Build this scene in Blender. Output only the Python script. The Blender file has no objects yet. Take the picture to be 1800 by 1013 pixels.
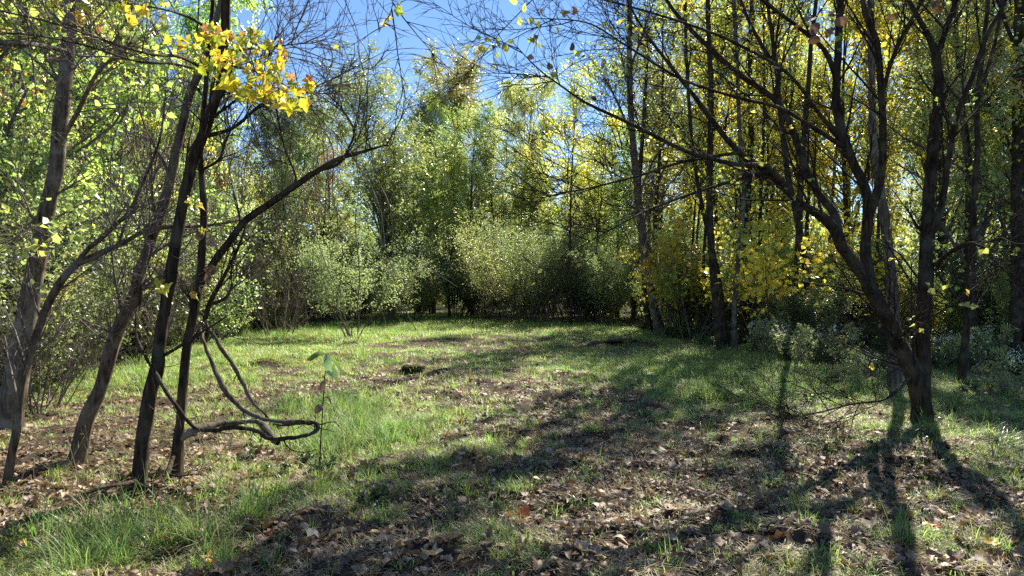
import bpy, math
import numpy as np

# ------------------------------------------------------------------ camera, sky, sun, exposure
S = bpy.context.scene
COL = S.collection
F = 1216.0                       # focal length in pixels of the 1800 wide photograph
EYE = 1.6
SUN_AZ = math.radians(26.0)      # to the right of straight ahead (+Y)
SUN_EL = math.radians(42.0)

cam_data = bpy.data.cameras.new('camera')
cam_data.sensor_width = 36.0
cam_data.lens = 36.0 * F / 1800.0
cam_data.clip_start = 0.05
cam_data.clip_end = 3000.0
cam = bpy.data.objects.new('camera', cam_data)
cam.location = (0, 0, EYE)
cam.rotation_euler = (math.pi / 2, 0, 0)
COL.objects.link(cam)
S.camera = cam

world = bpy.data.worlds.new('World')
S.world = world
world.use_nodes = True
nt = world.node_tree
nt.nodes.clear()
sky = nt.nodes.new('ShaderNodeTexSky')
sky.sky_type = 'NISHITA'
sky.sun_disc = False
sky.sun_elevation = SUN_EL
sky.sun_rotation = SUN_AZ
sky.altitude = 800
sky.air_density = 1.0
sky.dust_density = 0.0
sky.ozone_density = 6.0
bg = nt.nodes.new('ShaderNodeBackground')
bg.inputs['Strength'].default_value = 0.072
wo = nt.nodes.new('ShaderNodeOutputWorld')
nt.links.new(sky.outputs[0], bg.inputs[0])
nt.links.new(bg.outputs[0], wo.inputs[0])

sun_data = bpy.data.lights.new('sun', 'SUN')
sun_data.energy = 5.0
sun_data.angle = math.radians(0.53)
sun_data.color = (1.0, 0.94, 0.82)
sun = bpy.data.objects.new('sun', sun_data)
sun.location = (20, 40, 40)
SUN_DIR = np.array([math.sin(SUN_AZ) * math.cos(SUN_EL), math.cos(SUN_AZ) * math.cos(SUN_EL), math.sin(SUN_EL)])
from mathutils import Vector
sun.rotation_euler = Vector(SUN_DIR).to_track_quat('Z', 'Y').to_euler()
COL.objects.link(sun)

S.view_settings.view_transform = 'Standard'
S.view_settings.look = 'None'
S.view_settings.exposure = 1.42
S.view_settings.gamma = 1.0
S.render.engine = 'CYCLES'
S.cycles.use_denoising = False
S.cycles.max_bounces = 8
S.cycles.diffuse_bounces = 5

# ------------------------------------------------------------------ numeric helpers
def rng_(s):
    return np.random.default_rng(s)

def norm(v):
    return v / np.maximum(np.linalg.norm(v, axis=-1, keepdims=True), 1e-9)

def _hash(ix, iy, seed):
    h = (ix.astype(np.int64) * 374761393 + iy.astype(np.int64) * 668265263 + seed * 1442695041) & 0x7fffffff
    h = ((h ^ (h >> 13)) * 1274126177) & 0x7fffffff
    h = (h ^ (h >> 16)) & 0xffff
    return h / 65535.0

def vnoise(x, y, seed=0):
    x = np.asarray(x, float); y = np.asarray(y, float)
    ix = np.floor(x); iy = np.floor(y)
    fx = x - ix; fy = y - iy
    fx = fx * fx * (3 - 2 * fx); fy = fy * fy * (3 - 2 * fy)
    a = _hash(ix, iy, seed); b = _hash(ix + 1, iy, seed)
    c = _hash(ix, iy + 1, seed); d = _hash(ix + 1, iy + 1, seed)
    return (a * (1 - fx) + b * fx) * (1 - fy) + (c * (1 - fx) + d * fx) * fy

def fbm(x, y, seed=0, octv=4):
    s = 0; a = 0.5; t = 0
    for i in range(octv):
        s = s + a * vnoise(np.asarray(x) * 2 ** i, np.asarray(y) * 2 ** i, seed + i * 17)
        t += a; a *= 0.5
    return s / t

def ground_pt(px, py):
    d = EYE * F / (py - 506.5)
    return np.array([(px - 900) / F * d, d])

def at(px, py, d):
    return np.array([(px - 900) / F * d, d, EYE - (py - 506.5) / F * d])

# clods and ruts of the clearing: pixel, radius in metres, height
CLODS = [(725, 655, .32, .13), (770, 640, .28, .08), (1090, 603, .9, .16), (1010, 600, .8, .10), (960, 612, .9, .08), (1140, 640, .4, .10), (1120, 676, .35, .12), (585, 633, .5, .13), (520, 640, .55, .12), (470, 645, .5, .1),
         (1010, 722, .28, .07), (990, 765, .22, .05), (690, 940, .16, .06), (1440, 775, .2, .05), (1330, 735, .25, .06), (670, 905, .14, .05), (880, 760, .2, .05), (1180, 640, .5, .08)]
CL = np.array([list(ground_pt(a, b)) + [c, d] for a, b, c, d in CLODS])

def gz(x, y):
    x = np.asarray(x, float); y = np.asarray(y, float)
    h = (fbm(x * .35, y * .35, 3, 3) - .5) * .16 + (fbm(x * 1.7, y * 1.7, 9, 3) - .5) * .07
    for cx, cy, r, hh in CL:
        q = ((x - cx) ** 2 + (y - cy) ** 2) / (r * r)
        h = h + hh * np.exp(-q * 1.6) * (.6 + .8 * vnoise(x * 9, y * 9, 5))
    return h

def micro(x, y):
    x = np.asarray(x, float); y = np.asarray(y, float)
    f = np.exp(-(np.hypot(x, y - 4) / 16) ** 2)
    return f * ((fbm(x * 4, y * 4, 33, 4) - .5) * .13 + np.maximum(fbm(x * 2.2, y * 2.2, 37, 3) - .56, 0) * .35)

def sstep(a, b, x):
    t = np.clip((x - a) / (b - a), 0, 1)
    return t * t * (3 - 2 * t)

# ------------------------------------------------------------------ mesh helpers
def mesh_np(name, verts, faces, attrs=None, smooth=False, mat=None):
    """faces: list of (n,k) int arrays (k = 3 or 4)."""
    me = bpy.data.meshes.new(name)
    verts = np.asarray(verts, np.float32).reshape(-1, 3)
    faces = [np.asarray(f, np.int32) for f in faces if len(f)]
    nv = len(verts); nl = sum(f.size for f in faces); nf = sum(len(f) for f in faces)
    me.vertices.add(nv); me.loops.add(nl); me.polygons.add(nf)
    me.vertices.foreach_set('co', verts.ravel())
    if nf:
        me.loops.foreach_set('vertex_index', np.concatenate([f.ravel() for f in faces]))
        tot = np.concatenate([np.full(len(f), f.shape[1], np.int32) for f in faces])
        st = np.zeros(nf, np.int32); st[1:] = np.cumsum(tot)[:-1]
        me.polygons.foreach_set('loop_start', st)
        me.polygons.foreach_set('loop_total', tot)
        if smooth:
            me.polygons.foreach_set('use_smooth', np.ones(nf, bool))
    for k, (typ, arr) in (attrs or {}).items():
        a = me.attributes.new(k, typ, 'POINT')
        arr = np.asarray(arr, np.int32 if typ == 'INT' else np.float32)
        a.data.foreach_set('vector' if typ == 'FLOAT_VECTOR' else 'value', arr.ravel())
    me.update(calc_edges=True)
    if mat:
        me.materials.append(mat)
    return me

def link(name, me, parent=None, loc=(0, 0, 0), kind=None):
    o = bpy.data.objects.new(name, me)
    o.location = loc
    if parent is not None:
        o.parent = parent
    if kind:
        o['kind'] = kind
    COL.objects.link(o)
    return o

def tag(o, label, cat, group=None):
    o['label'] = label; o['category'] = cat
    if group:
        o['group'] = group
    return o

def thing(name, label, cat, loc=(0, 0, 0), rz=0.0, group=None):
    o = bpy.data.objects.new(name, None)
    o.empty_display_size = .2
    o.location = loc; o.rotation_euler = (0, 0, rz)
    COL.objects.link(o)
    return tag(o, label, cat, group)

class Geo:
    """collects verts / faces / one float attribute"""
    def __init__(self):
        self.v = []; self.f = {3: [], 4: []}; self.a = []; self.n = 0
    def add(self, verts, faces, attr=0.5):
        verts = np.asarray(verts, float).reshape(-1, 3)
        if np.isscalar(attr):
            attr = np.full(len(verts), attr)
        self.v.append(verts); self.a.append(np.asarray(attr, float))
        for fa in (faces if isinstance(faces, list) else [faces]):
            fa = np.asarray(fa, int)
            if len(fa):
                self.f[fa.shape[1]].append(fa + self.n)
        self.n += len(verts)
    def mesh(self, name, mat, smooth=False, off=None):
        v = np.concatenate(self.v) if self.v else np.zeros((0, 3))
        if off is not None:
            v = v - np.asarray(off)
        fs = [np.concatenate(self.f[k]) for k in (3, 4) if self.f[k]]
        a = np.concatenate(self.a) if self.a else np.zeros(0)
        return mesh_np(name, v, fs, {'tint': ('FLOAT', a)}, smooth, mat)

def tubes(geo, P, R, sides, attr=None):
    """P (B,N,3) R (B,N): batch of tapered tubes"""
    B, N = P.shape[:2]
    if B == 0:
        return
    T = norm(np.gradient(P, axis=1))
    m = norm(P[:, -1] - P[:, 0])
    ref = np.where(np.abs(m[:, 2:3]) < .8, np.array([[0, 0, 1.]]), np.array([[1., 0.13, 0]]))
    u0 = norm(np.cross(m, ref))[:, None, :]
    U = norm(u0 - T * np.sum(u0 * T, -1, keepdims=True))
    V = np.cross(T, U)
    a = np.linspace(0, 2 * np.pi, sides, endpoint=False)
    ring = P[:, :, None, :] + R[:, :, None, None] * (np.cos(a)[None, None, :, None] * U[:, :, None, :] + np.sin(a)[None, None, :, None] * V[:, :, None, :])
    idx = np.arange(B * N * sides).reshape(B, N, sides)
    q = np.stack([idx[:, :-1, :], np.roll(idx, -1, 2)[:, :-1, :], np.roll(idx, -1, 2)[:, 1:, :], idx[:, 1:, :]], -1).reshape(-1, 4)
    at_ = 0.5 if attr is None else np.repeat(attr, N * sides)
    geo.add(ring.reshape(-1, 3), q, at_)

def catmull(pts, n):
    pts = np.asarray(pts, float)
    p = np.vstack([2 * pts[0] - pts[1], pts, 2 * pts[-1] - pts[-2]])
    m = len(pts) - 1
    t = np.linspace(0, m, n); i = np.minimum(t.astype(int), m - 1); f = (t - i)[:, None]
    a, b, c, d = p[i], p[i + 1], p[i + 2], p[i + 3]
    return .5 * (2 * b + (c - a) * f + (2 * a - 5 * b + 4 * c - d) * f ** 2 + (3 * b - a - 3 * c + d) * f ** 3)

def bark_tube(geo, P, R, sides, rng, rough=.1, flare=0.0):
    """one limb with parallel-transported rings, knobbly outline and bark ridges in the geometry"""
    N = len(P)
    T = norm(np.gradient(P, axis=0))
    u = np.cross(T[0], [0.2, 1, 0.1]); u /= np.linalg.norm(u)
    U = np.zeros_like(P); U[0] = u
    for i in range(1, N):
        w = U[i - 1] - T[i] * np.dot(U[i - 1], T[i])
        U[i] = w / max(np.linalg.norm(w), 1e-9)
    V = np.cross(T, U)
    a = np.linspace(0, 2 * np.pi, sides, endpoint=False)
    s = np.concatenate([[0], np.cumsum(np.linalg.norm(np.diff(P, axis=0), axis=1))])
    ph = rng.uniform(0, 100)
    A, Sg = np.meshgrid(a, s)
    cx = np.cos(A) * 1.3; cy = np.sin(A) * 1.3
    k = (vnoise(cx * 2.2 + ph, Sg * 3.0 + cy * 2.2, 7) - .5) * 1.0 + (vnoise(cx * 5 + ph + cy * 3, Sg * 5 + cy * 5, 8) - .5) * 1.3
    rr = R[:, None] * (1 + rough * 1.6 * k)
    if flare:
        lob = .65 + .35 * np.cos(A * 4 + ph) + .3 * np.cos(A * 3 + 1.7 * ph)
        rr = rr * (1 + flare * np.exp(-Sg / .16) * lob)
    ring = P[:, None, :] + rr[..., None] * (np.cos(A)[..., None] * U[:, None, :] + np.sin(A)[..., None] * V[:, None, :])
    idx = np.arange(N * sides).reshape(N, sides)
    q = np.stack([idx[:-1], np.roll(idx, -1, 1)[:-1], np.roll(idx, -1, 1)[1:], idx[1:]], -1).reshape(-1, 4)
    geo.add(ring.reshape(-1, 3), q, rng.uniform(0, 1))

def grow(st, di, ln, r0, n, wander, up, rng, tip=.25):
    """batch of wandering branches -> P (B,n,3), R (B,n)"""
    B = len(st)
    P = np.zeros((B, n, 3)); P[:, 0] = st
    d = norm(di)
    stp = (ln / (n - 1))[:, None]
    for i in range(1, n):
        d = norm(d + rng.normal(0, wander, (B, 3)) + np.array([0, 0, up]))
        P[:, i] = P[:, i - 1] + d * stp
    R = r0[:, None] * np.linspace(1, tip, n)[None, :] ** 1.0
    return P, R

def spawn(P, R, k, t0, t1, a0, a1, rng, up=0.0, bias=None):
    """k children per branch: start, direction, start radius, t"""
    B, N = P.shape[:2]
    b = np.repeat(np.arange(B), k)
    t = rng.uniform(t0, t1, len(b))
    x = t * (N - 1); i = np.minimum(x.astype(int), N - 2); f = (x - i)[:, None]
    pos = P[b, i] * (1 - f) + P[b, i + 1] * f
    tan = norm(P[b, i + 1] - P[b, i])
    rad = R[b, i] * (1 - f[:, 0]) + R[b, i + 1] * f[:, 0]
    q = norm(np.cross(tan, rng.normal(0, 1, (len(b), 3))))
    a = rng.uniform(a0, a1, len(b))[:, None]
    d = np.cos(a) * tan + np.sin(a) * q + np.array([0, 0, up])
    if bias is not None:
        d = d + np.asarray(bias)
    return pos, norm(d), rad, t, b

def kites(geo, pos, axis, nrm, L, W, tint, fold=.25, tri=False):
    """leaf: four-cornered blade folded along the midrib"""
    n = len(pos)
    axis = norm(axis); side = norm(np.cross(nrm, axis)); nn = np.cross(axis, side)
    L = L[:, None]; W = W[:, None]
    base = pos; tip = pos + axis * L - nn * L * .12
    lf = pos + axis * L * .42 + side * W + nn * W * fold
    rt = pos + axis * L * .42 - side * W + nn * W * fold
    if tri:
        v = np.stack([base - side * W * .5, rt + axis * L * .1, tip + side * W * .5], 1).reshape(-1, 3)
        geo.add(v, np.arange(n * 3).reshape(n, 3), np.repeat(tint, 3))
        return
    v = np.stack([base, rt, tip, lf], 1).reshape(-1, 3)
    i = np.arange(n)[:, None] * 4
    f = np.concatenate([i + np.array([0, 1, 2]), i + np.array([0, 2, 3])])
    geo.add(v, f, np.repeat(tint, 4))

def leaves_on(geo, P, m, rng, size, ratio=.34, t0=.25, spread=.06, droop=.35, tint=(0, 1), up=.85, tri=False):
    """m leaves along every twig of a batch"""
    B, N = P.shape[:2]
    b = np.repeat(np.arange(B), m)
    t = rng.uniform(t0, 1, len(b))
    x = t * (N - 1); i = np.minimum(x.astype(int), N - 2); f = (x - i)[:, None]
    pos = P[b, i] * (1 - f) + P[b, i + 1] * f + rng.normal(0, spread, (len(b), 3))
    tan = norm(P[b, i + 1] - P[b, i])
    ax = norm(tan * .5 + rng.normal(0, .7, (len(b), 3)) + np.array([0, 0, -droop]))
    nr = norm(rng.normal(0, .75, (len(b), 3)) + np.array([0, 0, up]))
    L = size * rng.uniform(.6, 1.25, len(b))
    k = .8 * fbm(pos[:, 0] * .55 + pos[:, 2] * .35 + 7, pos[:, 1] * .55 + pos[:, 2] * .5, int(size * 1e4) % 97, 3) + .2 * rng.uniform(0, 1, B)[b]
    k = np.clip((k - .5) * 1.9 + .5, 0, 1)
    tt = np.clip(tint[0] + (tint[1] - tint[0]) * k + rng.normal(0, .08, len(b)), 0, 1)
    kites(geo, pos, ax, nr, L, L * ratio, tt, tri=tri)

# ------------------------------------------------------------------ materials
def new_mat(name):
    m = bpy.data.materials.new(name)
    m.use_nodes = True
    m.node_tree.nodes.clear()
    return m, m.node_tree.nodes, m.node_tree.links

def ramp(nodes, stops):
    r = nodes.new('ShaderNodeValToRGB')
    e = r.color_ramp.elements
    while len(e) < len(stops):
        e.new(0.5)
    for el, (p, c) in zip(e, stops):
        el.position = p
        el.color = (c[0], c[1], c[2], 1)
    return r

def leaf_mat(name, stops, trans=2.3, rough=.42, hue=.02, val=.3, spec=.5, mottle=False):
    m, N, L = new_mat(name)
    at_ = N.new('ShaderNodeAttribute'); at_.attribute_name = 'tint'
    oi = N.new('ShaderNodeObjectInfo')
    r = ramp(N, stops)
    L.new(at_.outputs['Fac'], r.inputs[0])
    hs = N.new('ShaderNodeHueSaturation')
    mr = N.new('ShaderNodeMapRange'); mr.inputs['To Min'].default_value = .5 - hue; mr.inputs['To Max'].default_value = .5 + hue
    mv = N.new('ShaderNodeMapRange'); mv.inputs['To Min'].default_value = 1 - val; mv.inputs['To Max'].default_value = 1 + val
    L.new(oi.outputs['Random'], mr.inputs['Value']); L.new(oi.outputs['Random'], mv.inputs['Value'])
    L.new(mr.outputs[0], hs.inputs['Hue']); L.new(mv.outputs[0], hs.inputs['Value'])
    L.new(r.outputs[0], hs.inputs['Color'])
    if mottle:
        tc = N.new('ShaderNodeTexCoord'); nz = N.new('ShaderNodeTexNoise'); nz.inputs['Scale'].default_value = 5.5; nz.inputs['Detail'].default_value = 5; nz.inputs['Roughness'].default_value = .7
        L.new(tc.outputs['Object'], nz.inputs['Vector'])
        mo = ramp(N, [(.3, (.35, .25, .2)), (.47, (.9, .85, .8)), (.7, (1.25, 1.25, 1.2))])
        L.new(nz.outputs['Fac'], mo.inputs[0])
        mm = N.new('ShaderNodeMix'); mm.data_type = 'RGBA'; mm.blend_type = 'MULTIPLY'; mm.inputs[0].default_value = .8
        L.new(hs.outputs[0], mm.inputs[6]); L.new(mo.outputs[0], mm.inputs[7])
        class _H: pass
        hs = _H(); hs.outputs = [mm.outputs[2]]
    p = N.new('ShaderNodeBsdfPrincipled')
    p.inputs['Roughness'].default_value = rough
    p.inputs['Specular IOR Level'].default_value = spec
    L.new(hs.outputs[0], p.inputs['Base Color'])
    t = N.new('ShaderNodeBsdfTranslucent')
    mx = N.new('ShaderNodeMix'); mx.data_type = 'RGBA'; mx.blend_type = 'MULTIPLY'; mx.inputs[0].default_value = 1
    L.new(hs.outputs[0], mx.inputs[6]); mx.inputs[7].default_value = (trans * 1.0, trans * 1.0, trans * .72, 1)
    L.new(mx.outputs[2], t.inputs['Color'])
    ad = N.new('ShaderNodeAddShader')
    L.new(p.outputs[0], ad.inputs[0]); L.new(t.outputs[0], ad.inputs[1])
    o = N.new('ShaderNodeOutputMaterial')
    L.new(ad.outputs[0], o.inputs['Surface'])
    return m

def bark_mat(name, dark, light, lichen=None, scale=1.0, bump=.6):
    m, N, L = new_mat(name)
    tc = N.new('ShaderNodeTexCoord')
    mp = N.new('ShaderNodeMapping'); mp.inputs['Scale'].default_value = (34 * scale, 34 * scale, 4.5 * scale)
    L.new(tc.outputs['Object'], mp.inputs['Vector'])
    n1 = N.new('ShaderNodeTexNoise'); n1.inputs['Scale'].default_value = 1.0; n1.inputs['Detail'].default_value = 6; n1.inputs['Roughness'].default_value = .65
    L.new(mp.outputs[0], n1.inputs['Vector'])
    r = ramp(N, [(.36, dark), (.5, [(a + b) / 2 * .8 for a, b in zip(dark, light)]), (.68, light)])
    L.new(n1.outputs['Fac'], r.inputs[0])
    col = r.outputs[0]
    n2 = N.new('ShaderNodeTexNoise'); n2.inputs['Scale'].default_value = 5; n2.inputs['Detail'].default_value = 5
    L.new(tc.outputs['Object'], n2.inputs['Vector'])
    if lichen:
        r2 = ramp(N, [(.48, (0, 0, 0)), (.62, (1, 1, 1))])
        L.new(n2.outputs['Fac'], r2.inputs[0])
        mx = N.new('ShaderNodeMix'); mx.data_type = 'RGBA'
        ml = N.new('ShaderNodeMath'); ml.operation = 'MULTIPLY'; ml.inputs[1].default_value = .7
        L.new(r2.outputs[0], ml.inputs[0]); L.new(ml.outputs[0], mx.inputs[0])
        L.new(col, mx.inputs[6]); mx.inputs[7].default_value = (*lichen, 1)
        col = mx.outputs[2]
    p = N.new('ShaderNodeBsdfPrincipled'); p.inputs['Roughness'].default_value = .9
    p.inputs['Specular IOR Level'].default_value = .1
    L.new(col, p.inputs['Base Color'])
    b = N.new('ShaderNodeBump'); b.inputs['Strength'].default_value = bump; b.inputs['Distance'].default_value = .02
    L.new(n1.outputs['Fac'], b.inputs['Height']); L.new(b.outputs[0], p.inputs['Normal'])
    o = N.new('ShaderNodeOutputMaterial'); L.new(p.outputs[0], o.inputs['Surface'])
    return m

M = {}
M['bark_dark'] = bark_mat('bark_dark', (.013, .0095, .007), (.095, .067, .045), (.10, .088, .06), bump=1.0)
M['bark_brown'] = bark_mat('bark_brown', (.030, .021, .0145), (.20, .143, .10), (.20, .175, .13), bump=1.0)
M['bark_grey'] = bark_mat('bark_grey', (.05, .039, .030), (.22, .17, .125), (.26, .235, .185), bump=.6)
M['bark_pale'] = bark_mat('bark_pale', (.13, .115, .10), (.38, .35, .31), (.5, .49, .45), bump=.3)
M['twig_dark'] = bark_mat('twig_dark', (.022, .015, .011), (.08, .056, .042), bump=.2)
M['twig_grey'] = bark_mat('twig_grey', (.09, .072, .06), (.27, .225, .185), bump=.2)

GREEN = [(0, (.05, .07, .034)), (.45, (.08, .105, .044)), (.75, (.12, .14, .054)), (1, (.18, .18, .062))]
YGREEN = [(0, (.065, .095, .03)), (.45, (.115, .15, .042)), (.8, (.18, .195, .05)), (1, (.27, .225, .05))]
YELLOW = [(0, (.12, .15, .02)), (.35, (.25, .235, .028)), (.75, (.42, .32, .032)), (1, (.44, .24, .03))]
GOLD = [(0, (.10, .13, .03)), (.35, (.18, .185, .035)), (.7, (.33, .27, .04)), (1, (.38, .28, .045))]
MAPLEY = [(0, (.17, .21, .025)), (.4, (.30, .29, .03)), (.75, (.42, .31, .035)), (1, (.40, .21, .04))]
ORANGE = [(0, (.24, .20, .03)), (.35, (.36, .22, .035)), (.7, (.33, .14, .04)), (1, (.17, .085, .05))]
OLIVE = [(0, (.08, .095, .042)), (.5, (.12, .135, .055)), (.8, (.17, .17, .062)), (1, (.22, .19, .065))]
GREYGREEN = [(0, (.055, .07, .036)), (.5, (.085, .105, .052)), (1, (.14, .155, .07))]
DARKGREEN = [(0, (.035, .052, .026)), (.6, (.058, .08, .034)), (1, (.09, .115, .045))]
M['leaf_green'] = leaf_mat('leaf_green', GREEN)
M['leaf_ygreen'] = leaf_mat('leaf_ygreen', YGREEN)
M['leaf_yellow'] = leaf_mat('leaf_yellow', YELLOW, trans=1.35)
M['leaf_gold'] = leaf_mat('leaf_gold', GOLD, trans=1.5)
M['leaf_maple'] = leaf_mat('leaf_maple', MAPLEY, trans=1.2, mottle=True, spec=.4, val=.15, hue=.008)
M['leaf_orange'] = leaf_mat('leaf_orange', ORANGE, trans=1.1, mottle=True)
M['leaf_olive'] = leaf_mat('leaf_olive', OLIVE, trans=2.3)
M['leaf_greygreen'] = leaf_mat('leaf_greygreen', GREYGREEN, trans=2.0, rough=.5, spec=.3)
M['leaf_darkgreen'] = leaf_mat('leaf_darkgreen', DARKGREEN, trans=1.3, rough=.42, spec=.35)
M['leaf_willow'] = leaf_mat('leaf_willow', [(0, (.085, .11, .045)), (.5, (.12, .15, .055)), (.8, (.145, .17, .06)), (1, (.18, .185, .065))], trans=1.7)
M['leaf_red'] = leaf_mat('leaf_red', [(0, (.28, .03, .03)), (1, (.36, .09, .05))], trans=1.2)
M['grass_green'] = leaf_mat('grass_green', [(0, (.05, .09, .022)), (.5, (.095, .15, .034)), (.8, (.165, .20, .05)), (1, (.29, .26, .11))], trans=1.8, rough=.5, hue=.025, val=.3)
M['grass_lush'] = leaf_mat('grass_lush', [(0, (.045, .08, .025)), (.6, (.085, .13, .038)), (1, (.15, .175, .06))], trans=1.4, rough=.55, hue=.02, val=.3, spec=.2)
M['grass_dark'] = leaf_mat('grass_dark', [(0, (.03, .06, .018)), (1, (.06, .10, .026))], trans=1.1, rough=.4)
M['thatch'] = leaf_mat('thatch', [(0, (.16, .12, .06)), (.5, (.27, .22, .12)), (1, (.38, .32, .19))], trans=.5, rough=.7, hue=.01, val=.35)
M['dead_brown'] = leaf_mat('dead_brown', [(0, (.105, .06, .037)), (.5, (.185, .105, .062)), (1, (.26, .155, .095))], trans=.35, rough=.6, hue=.015, val=.35, mottle=True)
M['dead_tan'] = leaf_mat('dead_tan', [(0, (.26, .19, .13)), (1, (.42, .33, .25))], trans=.3, rough=.6, hue=.01, val=.25, mottle=True)
M['dead_orange'] = leaf_mat('dead_orange', [(0, (.30, .075, .02)), (1, (.38, .13, .035))], trans=.8, rough=.5, hue=.012, val=.2, mottle=True)
M['dead_yellow'] = leaf_mat('dead_yellow', [(0, (.5, .30, .035)), (1, (.58, .40, .06))], trans=.8, rough=.5, hue=.01, val=.1, mottle=True)
M['dead_litter'] = leaf_mat('dead_litter', [(0, (.075, .046, .030)), (.35, (.165, .10, .062)), (.65, (.28, .19, .125)), (.93, (.42, .33, .24)), (1, (.32, .13, .045))], trans=.35, rough=.62, hue=.012, val=.35, mottle=True)
M['flower_glint_white'] = leaf_mat('flower_glint_white', [(0, (.55, .55, .5)), (1, (.75, .74, .68))], trans=.5)
M['leaf_pale'] = leaf_mat('leaf_pale', [(0, (.09, .13, .04)), (.6, (.12, .17, .06)), (1, (.19, .25, .13))], trans=1.1)

def ground_mat():
    m, N, L = new_mat('soil_and_thatch')
    tc = N.new('ShaderNodeTexCoord')
    g = N.new('ShaderNodeAttribute'); g.attribute_name = 'cover'
    n1 = N.new('ShaderNodeTexNoise'); n1.inputs['Scale'].default_value = 9; n1.inputs['Detail'].default_value = 9; n1.inputs['Roughness'].default_value = .72
    n2 = N.new('ShaderNodeTexNoise'); n2.inputs['Scale'].default_value = 55; n2.inputs['Detail'].default_value = 6
    n3 = N.new('ShaderNodeTexNoise'); n3.inputs['Scale'].default_value = 1.1; n3.inputs['Detail'].default_value = 5
    for n in (n1, n2, n3):
        L.new(tc.outputs['Object'], n.inputs['Vector'])
    soil = ramp(N, [(.3, (.020, .0145, .011)), (.5, (.058, .041, .030)), (.72, (.15, .112, .082))])
    L.new(n1.outputs['Fac'], soil.inputs[0])
    tha = ramp(N, [(.3, (.075, .07, .03)), (.5, (.15, .145, .055)), (.72, (.27, .235, .11))])
    L.new(n2.outputs['Fac'], tha.inputs[0])
    ad = N.new('ShaderNodeMath'); ad.operation = 'ADD'
    L.new(g.outputs['Fac'], ad.inputs[0])
    sc = N.new('ShaderNodeMapRange'); sc.inputs['To Min'].default_value = -.7; sc.inputs['To Max'].default_value = .7
    L.new(n3.outputs['Fac'], sc.inputs['Value']); L.new(sc.outputs[0], ad.inputs[1])
    cl = N.new('ShaderNodeMapRange'); cl.inputs['From Min'].default_value = .3; cl.inputs['From Max'].default_value = .8
    L.new(ad.outputs[0], cl.inputs['Value'])
    mx = N.new('ShaderNodeMix'); mx.data_type = 'RGBA'
    L.new(cl.outputs[0], mx.inputs[0]); L.new(soil.outputs[0], mx.inputs[6]); L.new(tha.outputs[0], mx.inputs[7])
    p = N.new('ShaderNodeBsdfPrincipled'); p.inputs['Roughness'].default_value = .95; p.inputs['Specular IOR Level'].default_value = .1
    L.new(mx.outputs[2], p.inputs['Base Color'])
    b = N.new('ShaderNodeBump'); b.inputs['Strength'].default_value = 1; b.inputs['Distance'].default_value = .035
    L.new(n1.outputs['Fac'], b.inputs['Height'])
    b2 = N.new('ShaderNodeBump'); b2.inputs['Strength'].default_value = .8; b2.inputs['Distance'].default_value = .01
    L.new(n2.outputs['Fac'], b2.inputs['Height']); L.new(b.outputs[0], b2.inputs['Normal'])
    L.new(b2.outputs[0], p.inputs['Normal'])
    o = N.new('ShaderNodeOutputMaterial'); L.new(p.outputs[0], o.inputs['Surface'])
    return m
M['ground'] = ground_mat()

# ------------------------------------------------------------------ what grows where
LEFT_EDGE = np.array([(-6.2, 2), (-6.8, 6), (-8.2, 11), (-8.9, 15), (-9.3, 22), (-9.0, 28), (-7.0, 36), (-4.5, 40), (-2.8, 44)])
RIGHT_EDGE = np.array([(8.5, 2), (8.2, 8), (7.3, 11), (6.6, 14), (6.0, 18), (5.2, 24), (3.0, 30.5), (0.5, 32.5), (-2.2, 33.5), (-2.6, 44)])

def inside(x, y):
    """positive metres inside the clearing"""
    l = np.interp(y, LEFT_EDGE[:, 1], LEFT_EDGE[:, 0]); r = np.interp(y, RIGHT_EDGE[:, 1], RIGHT_EDGE[:, 0])
    return np.minimum(np.minimum(x - l, r - x), 44 - y)

def blobs(x, y, lst):
    s = np.zeros_like(x)
    for px, py, rx, ry, w in lst:
        cx, cy = ground_pt(px, py)
        s = s + w * np.exp(-(((x - cx) / rx) ** 2 + ((y - cy) / ry) ** 2))
    return s

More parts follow.
